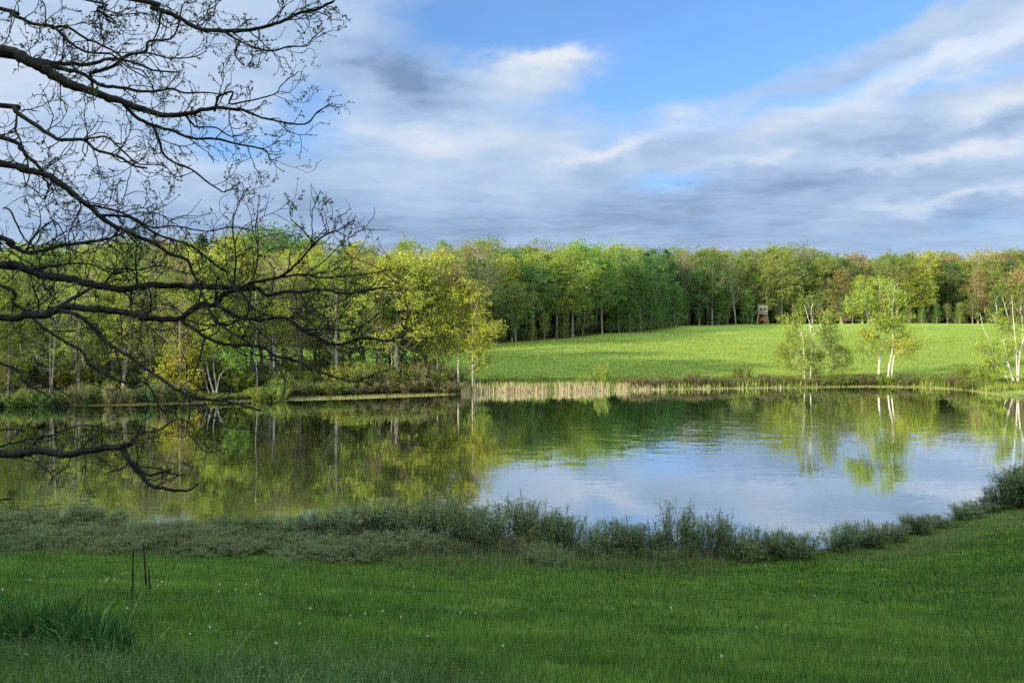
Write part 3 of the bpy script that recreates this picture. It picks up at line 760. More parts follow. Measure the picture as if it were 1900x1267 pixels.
hero('alder_tree', 728, 72, [
    (.08, .03, [(728, 712), (726, 650), (715, 617), (708, 582), (704, 540)]), (.07, .02, [(736, 712), (733, 660), (738, 610), (734, 560)]),
    (.05, .02, [(727, 660), (718, 640), (700, 610)])],
    [(716, 560, 30, 40, 800, 'olive'), (735, 600, 28, 30, 600, 'olive'), (700, 600, 20, 24, 400, 'tan'), (722, 505, 24, 24, 600, 'yellow')],
    'barkpale', 'pale stemmed open tree rising from the grey brush left of the tan topped maple', None, 9)
hero('sapling_tree', 812, 73, [
    (.07, .02, [(812, 712), (812, 672), (814, 655), (824, 612), (828, 590)]), (.05, .02, [(814, 660), (808, 640), (806, 615)])],
    [(818, 612, 20, 22, 420, 'yellow'), (806, 640, 16, 18, 300, 'spring')],
    'barkpale', 'thin pale sapling in the brush just left of the tan topped maple', None, 10)
hero('maple_tree', 340, 66.5, [
    (.07, .02, [(343, 742), (345, 700), (343, 660), (350, 640)]), (.05, .02, [(344, 700), (332, 680), (322, 668)])],
    [(330, 684, 22, 14, 520, 'gold'), (350, 664, 16, 12, 380, 'gold'), (308, 694, 14, 10, 360, 'yellow'), (352, 700, 16, 10, 300, 'gold'), (318, 656, 14, 10, 260, 'yellow')],
    'bark', 'low golden yellow maple beside the white birch of the lakeside wood', None, 11, 0.18)
hero('aspen_tree', 486, 69, [
    (.09, .03, [(476, 735), (477, 700), (474, 655), (476, 600), (474, 540)]), (.07, .02, [(511, 735), (509, 690), (507, 650), (503, 600)])],
    [(480, 570, 34, 40, 900, 'olive'), (505, 590, 26, 30, 600, 'yellow')],
    'birch', 'pair of thin white trunks with olive crown right of the forked birch', None, 12)

# ------------------------------------------------------------------ shore brush
for (q, ty, w) in [(535, 694, 80), (585, 684, 90), (636, 676, 90), (688, 682, 90), (742, 668, 100), (796, 664, 90), (836, 672, 70),
                   (560, 704, 90), (612, 700, 90), (665, 702, 90), (716, 700, 90), (770, 694, 90), (824, 700, 80)]:
    row = ty > 690 or q in (612, 665, 716, 770, 824)
    D = (69.6 if row else 73) + (q - 700) * .012; z = G((q - 950) / F * D, D)
    bush('brush_shrub', q, D, EYE + (HZ - ty) / F * D - z, w / F * D * 1.15, 'grey' if rnd.random() < .75 else 'olive',
         'grey olive bush on the point left of the cattails', 'brush on the wooded point')
for k in range(38):
    q = -60 + 15.5 * k + rnd.uniform(-8, 8); D = F * EYE / (np.interp(q, [-60, 400, 540], [757, 747, 742]) - HZ) + rnd.uniform(.2, 1.0)
    if 345 < q < 470:
        for e in (-9, 0, 8):
            bush('shore_shrub', q + e, D + rnd.uniform(-.2, 1.6), rnd.uniform(.3, .55), rnd.uniform(1.2, 1.8), rnd.choice(['spring', 'olive', 'grey']), 'knee high tuft of brush by the forked birch', 'waterline bushes of the lakeside wood')
        continue
    bush('shore_shrub', q, D, rnd.uniform(.9, 2.0), rnd.uniform(1.8, 2.6), rnd.choice(['grey', 'olive', 'spring', 'deep'] if q > 200 else ['deep', 'grey', 'olive']),
         'low bush at the waterline below the lakeside wood', 'waterline bushes of the lakeside wood')
for k in range(30):
    q = 1170 + 21.5 * k + rnd.uniform(-8, 8)
    if q > 1830: continue
    D = 9244 / (np.interp(q, [1170, 1400, 1600, 1700, 1780, 1830], [723, 720, 717, 718, 722, 729]) - HZ) + rnd.uniform(.5, 2.0)
    red = q < 1480 or rnd.random() < .25
    bush('bank_shrub', q, D, rnd.uniform(.7, 1.4), rnd.uniform(1.8, 2.8), 'rust' if red else rnd.choice(['olive', 'spring', 'grey']),
         'low reddish brown bush below the green field' if red else 'low green bank bush below the birches', 'bank bushes along the field')
for (q, ty, w, c) in [(1116, 662, 34, 'spring'), (1085, 690, 40, 'spring'), (1290, 684, 46, 'olive'), (1232, 692, 40, 'olive'), (1378, 660, 50, 'olive'), (1352, 688, 50, 'spring'), (1410, 690, 44, 'olive'),
                      (1560, 690, 60, 'olive'), (1600, 694, 60, 'grey'), (1680, 692, 60, 'grey'), (1720, 700, 60, 'spring'), (1790, 668, 60, 'spring'), (1826, 676, 50, 'spring'), (1860, 700, 50, 'olive'),
                      (1905, 706, 50, 'spring'), (1935, 700, 60, 'olive'), (1000, 688, 40, 'spring'), (960, 695, 40, 'olive'), (925, 690, 44, 'spring'), (1460, 696, 50, 'olive')]:
    D = 80 if q < 1800 else 76.5
    if q < 1160: D = 77
    z = G((q - 950) / F * D, D)
    bush('field_shrub', q, D, EYE + (HZ - ty) / F * D - z, w / F * D, c, 'leafy pale bush on the field edge above the water', 'leafy bushes on the field edge')

# cattails: dead pale stalks, past counting
rng = np.random.default_rng(5); mb = MB(); n = 2900
q = np.where(rng.uniform(0, 1, n) < .8, rng.uniform(856, 1185, n), 856 + 560 * rng.uniform(0, 1, n) ** 1.3)
q = q + rng.normal(0, 1, n) * np.interp(q, [856, 900, 1120, 1185], [3, 3, 14, 40]); cl = np.sin(q * .17) + np.sin(q * .053 + 1); keep = rng.uniform(-2.2, 1.2, n) < cl; q = q[keep]; n = len(q)
D0 = 9244 / (np.interp(q, [856, 870, 1000, 1200, 1400], [730, 729, 727, 723, 720]) - HZ); D = D0 + rng.uniform(-.7, 1.3, n)
x = (q - 950) / F * D; z = np.maximum(ground(x, D), -.15); h = (.20 + .75 * rng.uniform(0, 1, n) ** 1.3) * (1 + .22 * np.sin(q * .31) * np.sin(q * .11)) * np.interp(q, [856, 1150, 1420], [1, .9, .5])
lx, ly = rng.normal(0, .10, n), rng.normal(0, .1, n); wd = rng.uniform(.012, .028, n)
v = np.stack([np.stack([x - wd, D, z - .1], 1), np.stack([x + wd, D, z - .1], 1), np.stack([x + lx * .5 + wd * .8, D + ly * .5, z + h * .6], 1), np.stack([x + lx, D + ly, z + h], 1), np.stack([x + lx * .5 - wd * .8, D + ly * .5, z + h * .6], 1)], 1)
mb.add(v.reshape(-1, 3), np.arange(n * 5).reshape(-1, 5))
o = mb.build('cattail_reeds', leaf_mat('dry_cattail_stalk', (0.22, 0.19, 0.09), (0.47, 0.41, 0.24), .25))
tag(o, 'pale dry cattail stalks standing along the far waterline', 'reeds', kind='stuff')

# ------------------------------------------------------------------ grass
def blades(mb, x, y, z, h, w, lean, rng, mi=0, bend=False):
    n = len(x); a = rng.uniform(0, 2 * np.pi, n); ca, sa = np.cos(a), np.sin(a)
    b = rng.uniform(0, 2 * np.pi, n); lx, ly = np.cos(b) * lean, np.sin(b) * lean
    if not bend:
        v = np.stack([np.stack([x - ca * w, y - sa * w, z - .02], 1), np.stack([x + ca * w, y + sa * w, z - .02], 1), np.stack([x + lx, y + ly, z + h], 1)], 1)
        mb.add(v.reshape(-1, 3), np.arange(n * 3).reshape(-1, 3), mi); return
    P0 = [(0, 1.0, 0), (.35, .9, .12), (.7, .62, .42), (1.0, .02, 1.0)]
    rows = []
    for (t, ww, l) in P0:
        zz = z - .02 + h * t * (1 - .12 * l)
        rows.append(np.stack([x + lx * l - ca * w * ww, y + ly * l - sa * w * ww, zz], 1)); rows.append(np.stack([x + lx * l + ca * w * ww, y + ly * l + sa * w * ww, zz], 1))
    v = np.stack(rows, 1); base = np.arange(n)[:, None] * 8
    for k in range(3):
        f = base + np.array([2 * k, 2 * k + 1, 2 * k + 3, 2 * k + 2]); 
        if k == 0: mb.add(v.reshape(-1, 3), f, mi); off = mb.n - n * 8
        else: mb.f.append((f + off, mi))

def grass_mat(name, c1, c2, c3, scale=.5, trans=.4):
    m, g, out = new_mat(name)
    geo = g.n('ShaderNodeNewGeometry'); pos = geo.outputs['Position']
    n1 = g.noise(g.vm('MULTIPLY', pos, (.6, 1.3, 1)), scale, 4, .6); n2 = g.noise(pos, 3.0, 3, .6)
    col = g.mix(g.smooth(n1, .35, .65), c1, c2)
    rpi = geo.outputs['Random Per Island']
    col = g.mix(g.m('MULTIPLY', g.m('POWER', rpi, 3.0), .9), col, c3)
    col = g.mix(g.smooth(g.m('FRACT', g.m('MULTIPLY', rpi, 13.7)), .5, 1.0, 0, .75), col, (0.012, 0.035, 0.010))
    hs = g.n('ShaderNodeHueSaturation'); g.put(hs.inputs['Color'], col); n3 = g.noise(g.vm('MULTIPLY', pos, (.5, 2.6, 1)), 1.3, 5, .65)
    g.put(hs.inputs['Value'], g.m('MULTIPLY', g.lin(n2, .25, .75, .75, 1.25), g.lin(n3, .3, .7, .62, 1.38)))
    n4 = g.noise(g.vm('MULTIPLY', pos, (.7, 1.6, 1)), 1.9, 4, .6)
    fin = g.mix(g.smooth(n4, .55, .75, 0, .45), hs.outputs[0], (0.17, 0.17, 0.05))
    d = g.n('ShaderNodeBsdfDiffuse'); t = g.n('ShaderNodeBsdfTranslucent'); g.put(d.inputs[0], fin); g.put(t.inputs[0], fin)
    mx = g.n('ShaderNodeMixShader'); mx.inputs[0].default_value = trans
    m.node_tree.links.new(d.outputs[0], mx.inputs[1]); m.node_tree.links.new(t.outputs[0], mx.inputs[2]); m.node_tree.links.new(mx.outputs[0], out.inputs[0])
    return m
M['lawn'] = grass_mat('grass_blades_lawn', (0.058, 0.150, 0.020), (0.112, 0.225, 0.028), (0.24, 0.31, 0.095))
M['wild'] = grass_mat('grass_blades_rough', (0.06, 0.12, 0.04), (0.13, 0.14, 0.06), (0.26, 0.20, 0.13), 1.1)
M['fieldgrass'] = grass_mat('grass_blades_field', (0.14, 0.205, 0.032), (0.19, 0.255, 0.045), (0.28, 0.30, 0.09), .2)

rng = np.random.default_rng(17); mb = MB(); n = 620000
D = np.exp(rng.uniform(math.log(4.6), math.log(27.5), n)); x = D * rng.uniform(-.74, .74, n) + rng.uniform(-.5, .5, n)
d = seg_dist(x, D)
lim = np.interp(x, [-20, -6, 4, 7, 12], [6.6, 6.0, 3.6, 1.4, .6]) + .5 * wav(x * 2, D * 2)
k = (d > lim - 1.0) | ((rng.uniform(0, 1, n) < .35) & (d > .3)); x, D, d = x[k], D[k], d[k]; n = len(x)
z = ground(x, D)
hh = rng.uniform(.04, .11, n) * (1 + .30 * wav(x * 1.7, D * 2.7) * .5 + .25 * wav(x * 5.1, D * 6.7) * .5)
blades(mb, x, D, z, hh * np.interp(D, [5, 12], [1.35, 1]), .00042 * D + .0016, rng.uniform(.005, .075, n), rng)
o = mb.build('lawn_grass', M['lawn']); tag(o, 'short green lawn grass sloping down to the lake', 'grass', kind='stuff')

rng = np.random.default_rng(18); mb = MB(); n = 70000
x = rng.uniform(-22, 21, n); D = rng.uniform(15, 30, n); d = seg_dist(x, D)
lim = np.interp(x, [-20, -6, 4, 7, 12], [6.9, 6.2, 4.3, 1.9, 1.0]) + .7 * wav(x * 1.3, D * 1.3)
k = (d > -.25) & (d < lim) & (D > 12) & ((x > -12) | (d > .8)); x, D = x[k], D[k]; n = len(x); z = ground(x, D)
blades(mb, x, D, z, rng.uniform(.18, .62, n) * np.interp(x, [5, 9], [1, .55]), .006, rng.uniform(.03, .22, n), rng)
o = mb.build('bank_grass', M['wild']); tag(o, 'rough grey green grass under the lakeside shrubs', 'grass', kind='stuff')

rng = np.random.default_rng(19); mb = MB(); n = 230000
D = np.exp(rng.uniform(math.log(71), math.log(170), n)); x = D * rng.uniform(-.12, .74, n); d = seg_dist(x, D)
k = (d > .3) & (in_wood(x, D) < 1) & ((D < 140) | (rng.uniform(0, 1, n) < .6)); x, D, d = x[k], D[k], d[k]; n = len(x); z = ground(x, D)
shore_h = np.interp(d, [0, 6, 9], [.55, .36, .09])
blades(mb, x, D, z, shore_h * rng.uniform(.6, 1.3, n) * (1 + .2 * wav(x * .9, D * .9)), .0005 * D, rng.uniform(.02, .15, n), rng)
o = mb.build('field_grass', M['fieldgrass']); tag(o, 'sunlit spring grass of the rising field', 'grass', kind='stuff')

# sedge fringe at the far waterline
rng = np.random.default_rng(20); mb = MB(); n = 26000
q = rng.uniform(380, 1960, n); pyy = np.interp(q, [p_ for p_ in (380, 520, 650, 840, 870, 1000, 1200, 1400, 1600, 1700, 1780, 1830, 1890, 1960)], [748, 742, 738, 731, 729, 727, 723, 720, 717, 718, 722, 729, 736, 746])
D = 9244 / (pyy - HZ) + rng.uniform(-.5, .5, n); keep = (rng.uniform(0, 1, n) < np.interp(q, [500, 560, 840, 860, 1500, 1550], [.05, .8, .8, .2, .2, .4])); q, D = q[keep], D[keep]; n = len(q); x = (q - 950) / F * D; z = np.maximum(ground(x, D), -.03)
blades(mb, x, D, z, rng.uniform(.03, .16, n), .02, rng.uniform(.02, .1, n), rng)
o = mb.build('sedge_fringe', leaf_mat('sedge_blade', (0.13, 0.16, 0.045), (0.28, 0.31, 0.12), .3)); tag(o, 'thin pale sedge fringe along the far waterline', 'sedge', kind='stuff')

# ------------------------------------------------------------------ hunting blind on its stand
def hunting_blind():
    D = 190.0; x = (1415 - 950) / F * D; z = G(x, D)
    r = empty('hunting_blind', (x, D, z), math.radians(-14))
    tag(r, 'small grey box blind with dark windows on a braced timber stand at the wood edge', 'hunting blind')
    wood = bark_mat('stand_timber', (0.20, 0.11, 0.06), (0.36, 0.21, 0.12), 5, (2, 2, 2)); grey = bark_mat('blind_grey_panel', (0.075, 0.085, 0.075), (0.13, 0.14, 0.12), 3, (1, 1, 3)); blk = bark_mat('blind_window_dark', (.006, .006, .006), (.012, .012, .012))
    roofm = bark_mat('blind_roof_felt', (.08, .08, .075), (.13, .13, .12), 3, (1, 1, 1))
    for sx in (-1, 1):
        for sy in (-1, 1):
            m = MB(); tube(m, spline([[sx * 1.35, sy * 1.2, -.2], [sx * .98, sy * .9, 2.45]], 2), .085, 4); m.build('leg', wood, r)
    for sy in (-1.06, 1.06):
        for (a, b) in (((-1.2, .3), (1.05, 2.1)), ((1.2, .3), (-1.05, 2.1)), ((-1.22, 1.2), (1.22, 1.2))):
            m = MB(); tube(m, np.array([[a[0], sy, a[1]], [(a[0] + b[0]) / 2, sy, (a[1] + b[1]) / 2], [b[0], sy * .9, b[1]]]), .055, 4); m.build('brace', wood, r)
    for sx in (-1.15, 1.15):
        for (a, b) in (((-1.0, .3), (.9, 2.1)), ((1.0, .3), (-.9, 2.1))):
            m = MB(); tube(m, np.array([[sx, a[0], a[1]], [sx, (a[0] + b[0]) / 2, (a[1] + b[1]) / 2], [sx * .9, b[0], b[1]]]), .055, 4); m.build('brace', wood, r)
    m = MB(); box(m, (0, 0, 2.47), (2.35, 2.2, .12)); m.build('platform', wood, r)
    body = MB(); z0, z1 = 2.535, 4.25; wl, wh = 3.35, 3.85
    for (cx, cy, sx, sy, ax) in ((0, -.95, 2.0, .06, 0), (0, .95, 2.0, .06, 0), (-.98, 0, .06, 1.83, 1), (.98, 0, .06, 1.83, 1)):
        box(body, (cx, cy, (z0 + wl) / 2), (sx, sy, wl - z0)); box(body, (cx, cy, (wh + z1) / 2), (sx, sy, z1 - wh))
        L = sx if ax == 0 else sy
        for t, w_ in ((-.5, .24), (0, .16), (.5, .24)):
            off = t * (L - w_)
            box(body, (cx + (off if ax == 0 else 0), cy + (off if ax else 0), (wl + wh) / 2), (w_ if ax == 0 else sx, sy if ax == 0 else w_, wh - wl - .002))
    b = body.build('cabin', grey, r)
    for (cx, cy, sx, sy) in ((-.44, -.93, .66, .02), (.44, -.93, .66, .02), (-.955, -.4, .02, .55), (-.955, .4, .02, .55)):
        m = MB(); box(m, (cx, cy, (wl + wh) / 2), (sx, sy, wh - wl - .01)); m.build('window', blk, b)
    m = MB(); v = np.array([[-1.2, -1.2, 4.255], [1.2, -1.2, 4.255], [1.2, 1.15, 4.255], [-1.2, 1.15, 4.255], [-1.2, -1.2, 4.36], [1.2, -1.2, 4.36], [1.2, 1.15, 4.56], [-1.2, 1.15, 4.56]])
    m.add(v, [[0, 3, 2, 1], [4, 5, 6, 7], [0, 1, 5, 4], [1, 2, 6, 5], [2, 3, 7, 6], [3, 0, 4, 7]]); m.build('roof', roofm, r)
    m = MB()
    for sx in (-.25, .25): tube(m, np.array([[sx + .3, -1.75, -.1], [sx + .3, -1.45, 1.2], [sx + .3, -1.13, 2.5]]), .04, 4)
    for k in range(7): t = k / 7; box(m, (.3, -1.72 + .56 * t, .15 + 2.3 * t), (.56, .05, .05))
    m.build('ladder', wood, r)
hunting_blind()

# ------------------------------------------------------------------ shrubs of the near shore
NS = [make_shrub(s, 1.6, 1.25, 24, 165, .052, .20, .92, .010, 4) for s in (71, 72, 73, 74)]
NSP = [make_shrub(s, 2.0, .9, 14, 130, .052, .26, .9, .011, 4) for s in (75, 76)]
NM = [make_shrub(s, 1.0, 1.7, 60, 130, .045, .05, 1.0, .005, 2) for s in (77, 78, 79)]
near_list = [  # px, top py, width px, form, D, colour
    (430, 950, 80, 'u', 22.6), (478, 958, 80, 'u', 22.8), (545, 957, 90, 'u', 22.4), (596, 945, 90, 'u', 22.6), (650, 934, 100, 'u', 22.2), (705, 926, 100, 'u', 22.4), (756, 930, 90, 'u', 21.8),
    (822, 903, 100, 't', 22.0), (862, 922, 90, 'u', 21.2), (892, 935, 90, 'u', 20.6), (944, 906, 100, 't', 21.8), (985, 928, 80, 'u', 21.4), (1046, 940, 84, 'u', 21.0), (1010, 950, 80, 'u', 20.8),
    (1115, 964, 80, 'u', 20.6), (1160, 960, 80, 'u', 20.6), (1205, 964, 80, 'u', 20.6), (1255, 916, 66, 't', 20.6), (1288, 945, 60, 'u', 20.4), (1330, 942, 70, 'u', 20.2), (1385, 976, 80, 'u', 20.0),
    (1432, 978, 80, 'u', 20.2), (1480, 986, 80, 'u', 20.4), (1560, 972, 70, 'u', 21.3), (1605, 962, 80, 'u', 21.8), (1650, 966, 70, 'u', 22.4), (1700, 956, 70, 'u', 23.2), (1742, 954, 60, 'u', 24.2), (1782, 944, 60, 'u', 25.2),
    (1822, 928, 60, 'u', 26.2), (1893, 862, 90, 'u', 26.6), (1930, 856, 110, 'u', 26.4), (1852, 902, 60, 'u', 26.6), (340, 968, 70, 'u', 23.2), (300, 975, 70, 'u', 23.4)]
bn2 = {}
for (q, ty, w, f, D) in sorted(near_list):
    x = (q - 950) / F * D; z = G(x, D); h = (EYE + (HZ - ty) / F * D - z) * 1.12; ws = w / F * D * 1.2
    me = rnd.choice(NS if f == 'u' else NSP); H0, W0 = (1.6, 1.25) if f == 'u' else (2.0, .9)
    ph = 'tall open willow shrub with bare lower stems standing above its neighbours on the near shore' if f == 't' else 'upright leafy willow shrub between lawn and water'
    n = bn2.get(ph, 0); bn2[ph] = n + 1
    lab = (['tall open willow shrub left of the middle of the near shore', 'tall open willow shrub at the middle of the near shore', 'tall thin willow shrub alone against the bright water'][n]
           if f == 't' else f"{ph}, {ordinal(n)} from left")
    place('willow_shrub', me, (x, D, z), rnd.uniform(0, 6.28), (ws / W0, ws / W0, h / H0), (M['twig'], M['willow']), lab, 'shrub', 'willow shrubs on the near shore', ('stem', 'foliage'))
ml = [(30, 985, 150, 22.5), (120, 958, 140, 24.4), (190, 955, 110, 24.4), (60, 968, 120, 24.0), (-30, 975, 140, 23.0), (100, 1000, 140, 20.6), (175, 992, 120, 21.2), (240, 990, 110, 21.4), (20, 1008, 130, 19.8),
      (290, 1000, 110, 20.4), (345, 992, 110, 21.0), (400, 988, 110, 21.0), (460, 994, 110, 20.4), (520, 1000, 110, 19.8), (585, 996, 110, 19.8), (640, 1000, 110, 19.4), (700, 990, 110, 19.8), (760, 992, 100, 19.8),
      (215, 1010, 110, 19.4), (370, 1012, 120, 18.8), (430, 1014, 110, 18.9), (560, 1016, 110, 18.6), (660, 1012, 120, 18.3), (820, 1000, 90, 20.0), (1020, 1008, 90, 18.9), (960, 1000, 80, 20.4), (1120, 1006, 80, 20.4), (1230, 1004, 80, 20.2), (1380, 1002, 80, 19.9), (1470, 1000, 70, 20.2), (1600, 988, 60, 22.3), (1720, 968, 60, 24.2), (1800, 950, 60, 25.6), (1850, 930, 60, 26.6)]
for n, (q, ty, w, D) in enumerate(sorted(ml)):
    x = (q - 950) / F * D; z = G(x, D); h = max(.4, EYE + (HZ - ty + 7) / F * D - z) * rnd.uniform(.85, 1.3); ws = w / F * D * 1.25
    place('meadow_shrub', rnd.choice(NM), (x, D, z), rnd.uniform(0, 6.28), (ws / 1.7, ws / 1.7, h / 1.0), (M['twig'], M['sage'] if rnd.random() < .7 else M['willow']),
          f"low grey green mound on the near bank, {ordinal(n)} from left", 'shrub', 'meadowsweet mounds on the near bank', ('stem', 'foliage'))

# ------------------------------------------------------------------ foreground plants
M['iris'] = grass_mat('iris_blade', (0.018, 0.060, 0.017), (0.032, 0.090, 0.022), (0.10, 0.19, 0.05), 1.0, .25)
for n, (q, D, r, hh, lab) in enumerate([(10, 7.6, .42, .62, 'tall clump of dark blade leaves cut by the left edge of the lawn'), (105, 7.7, .42, .66, 'tall clump of dark blade leaves, middle of the three at the lower left'),
                                  (178, 7.35, .32, .56, 'tall clump of dark blade leaves, rightmost of the three at the lower left')]):
    rng = np.random.default_rng(200 + n); x0 = (q - 950) / F * D; z0 = G(x0, D)
    r_ = empty('iris_clump', (x0, D, z0)); tag(r_, lab, 'plant', 'blade leaved clumps at the lower left')
    mb = MB(); m = 420; a = rng.uniform(0, 6.28, m); rr = np.sqrt(rng.uniform(0, 1, m)) * r
    bx, by = rr * np.cos(a), rr * np.sin(a)
    blades(mb, bx, by, np.zeros(m), (.4 + .65 * rng.uniform(0, 1, m) * (1 - .5 * rr / r)) * hh * 1.1, rng.uniform(.006, .011, m), rng.uniform(.03, .32, m), rng, 0, True)
    mb.build('leaves', M['iris'], r_)
rng = np.random.default_rng(31); mb = MB(); n = 21000
q = rng.uniform(-100, 1000, n); D = rng.uniform(5.0, 8.6, n); x = (q - 950) / F * D
dens = sstep(8.6, 6.6, D + .5 * wav(x * 2, D * 2) + np.interp(q, [-100, 300, 700, 950], [0, .1, .7, 1.6]))
k = rng.uniform(0, 1, n) < dens; x, D = x[k], D[k]; n = len(x)
blades(mb, x, D, ground(x, D), rng.uniform(.08, .30, n) * (1 + .5 * rng.uniform(0, 1, n) ** 6), .0036, rng.uniform(.03, .2, n), rng, 0, True)
n2 = 9000; j = rng.integers(0, n, n2)
pts = np.stack([x[j] + rng.normal(0, .06, n2), D[j] + rng.normal(0, .06, n2), ground(x[j], D[j]) + rng.uniform(.03, .24, n2)], 1)
leaves(mb, pts, .022, rng, .5)
o = mb.build('rough_weeds', grass_mat('weed_leaf', (0.06, 0.125, 0.034), (0.085, 0.15, 0.05), (0.17, 0.21, 0.11), 1.2)); tag(o, 'unmown grass and small leafy weeds along the lower left edge', 'weeds', kind='stuff')
for n, (pts, r, lab) in enumerate([([(247, 1235), (246, 1120), (247, 1022)], .009, 'dark seed stalk, leftmost and straightest of the three in the lawn'),
                                   ([(271, 1230), (272, 1110), (266, 1008)], .009, 'dark seed stalk, tallest and middle of the three in the lawn'),
                                   ([(283, 1235), (279, 1110), (276, 1052)], .008, 'dark seed stalk, shortest and rightmost of the three in the lawn')]):
    D = 7.7; w = np.array([P(a, b, D) for a, b in pts]); z0 = G(w[0, 0], D); w[0, 2] = z0 - .02
    r_ = empty('seed_stalk', (w[0, 0], D, z0)); tag(r_, lab, 'plant', 'dark seed stalks in the lawn'); w -= np.array([w[0, 0], D, z0])
    s = spline(w, 8); m = MB(); tube(m, s, .0015, 5); m.build('stem', M['barkdark'], r_)
    m = MB(); k = len(s) * 5 // 8; rng = np.random.default_rng(n); tube(m, s[k:], np.linspace(r, r * .6, len(s) - k), 6, 0, .25, rng); m.build('seed_head', M['barkdark'], r_)
for n, (a, b, D, lab) in enumerate([((245, 1110), (214, 1160), 7.4, 'pale dry straw leaning right beside the three seed stalks'), ((305, 1170), (252, 1248), 6.9, 'long pale straw leaning right below the seed stalks'), ((473, 1163), (405, 1262), 6.8, 'pale straw leaning right in the weeds at the bottom')]):
    m = MB(); pa, pb = P(*b, D), P(*a, D); pa[2] = min(pa[2], G(pa[0], D)); pb[1] += .2
    tube(m, spline([pa, (pa + pb) / 2 + [0, 0, .03], pb], 5), np.linspace(.003, .0018, 11), 5); o = m.build('straw', bark_mat('dry_straw', (.12, .14, .07), (.22, .23, .12)))
    tag(o, lab, 'straw', 'pale straws in the rough grass')

dand = leaf_mat('dandelion_seed_fluff', (.62, .62, .52), (.8, .8, .72), .3); dstem = leaf_mat('dandelion_stem', (.12, .2, .06), (.2, .26, .1))
rng = np.random.default_rng(41)
m = MB(); tube(m, spline([[0, 0, -.02], [.01, 0, .07], [.005, .005, .14]], 3), .0022, 5); sme = m.mesh('stem')
m = MB(); u = rng.normal(0, 1, (70, 3)); u /= np.linalg.norm(u, axis=1)[:, None]; leaves(m, u * .017 + [.005, .005, .15], .016, rng, .8); hme = m.mesh('seed_head')
dl_ = [(6, 1085), (41, 1054), (55, 1064), (82, 1063), (57, 1067), (118, 1051), (202, 1063), (198, 1069), (213, 1067), (226, 1057), (233, 1054), (274, 1073), (292, 1066), (300, 1071), (294, 1077), (308, 1072), (315, 1072), (345, 1074), (408, 1076), (438, 1084),
       (407, 1087), (483, 1093), (457, 1076), (525, 1059), (478, 1068), (252, 1111), (236, 1118), (178, 1138), (135, 1128), (576, 1119), (642, 1069), (678, 1127), (710, 1125), (556, 1144), (763, 1071), (714, 1158), (710, 1172), (744, 1135), (841, 1062), (854, 1127), (882, 1126), (767, 1080), (936, 1144), (756, 1170), (777, 1163), (794, 1170), (933, 1186),
       (1137, 1119), (988, 1076), (1245, 1120), (1403, 1152), (1419, 1042), (1425, 1036), (1554, 1048), (1638, 1050), (1713, 1038), (1512, 1096), (650, 1130), (600, 1168), (640, 1158), (353, 1160), (512, 1181), (390, 1150), (1092, 1246), (1117, 1259), (1338, 1207)]
for n, (q, py) in enumerate(sorted(dl_)):
    D = 16.0
    for _ in range(30):
        x = (q - 950) / F * D; D = .5 * D + .5 * (EYE - G(x, D) - .15) * F / (py - HZ)
    place('dandelion', (sme, hme), (x, D, G(x, D)), rnd.uniform(0, 6.28), rnd.uniform(.4, .62), (dstem, dand), f'white dandelion seed head in the lawn, {ordinal(n)} counting from the left', 'dandelion', 'dandelion seed heads in the lawn', ('stem', 'seed_head'))

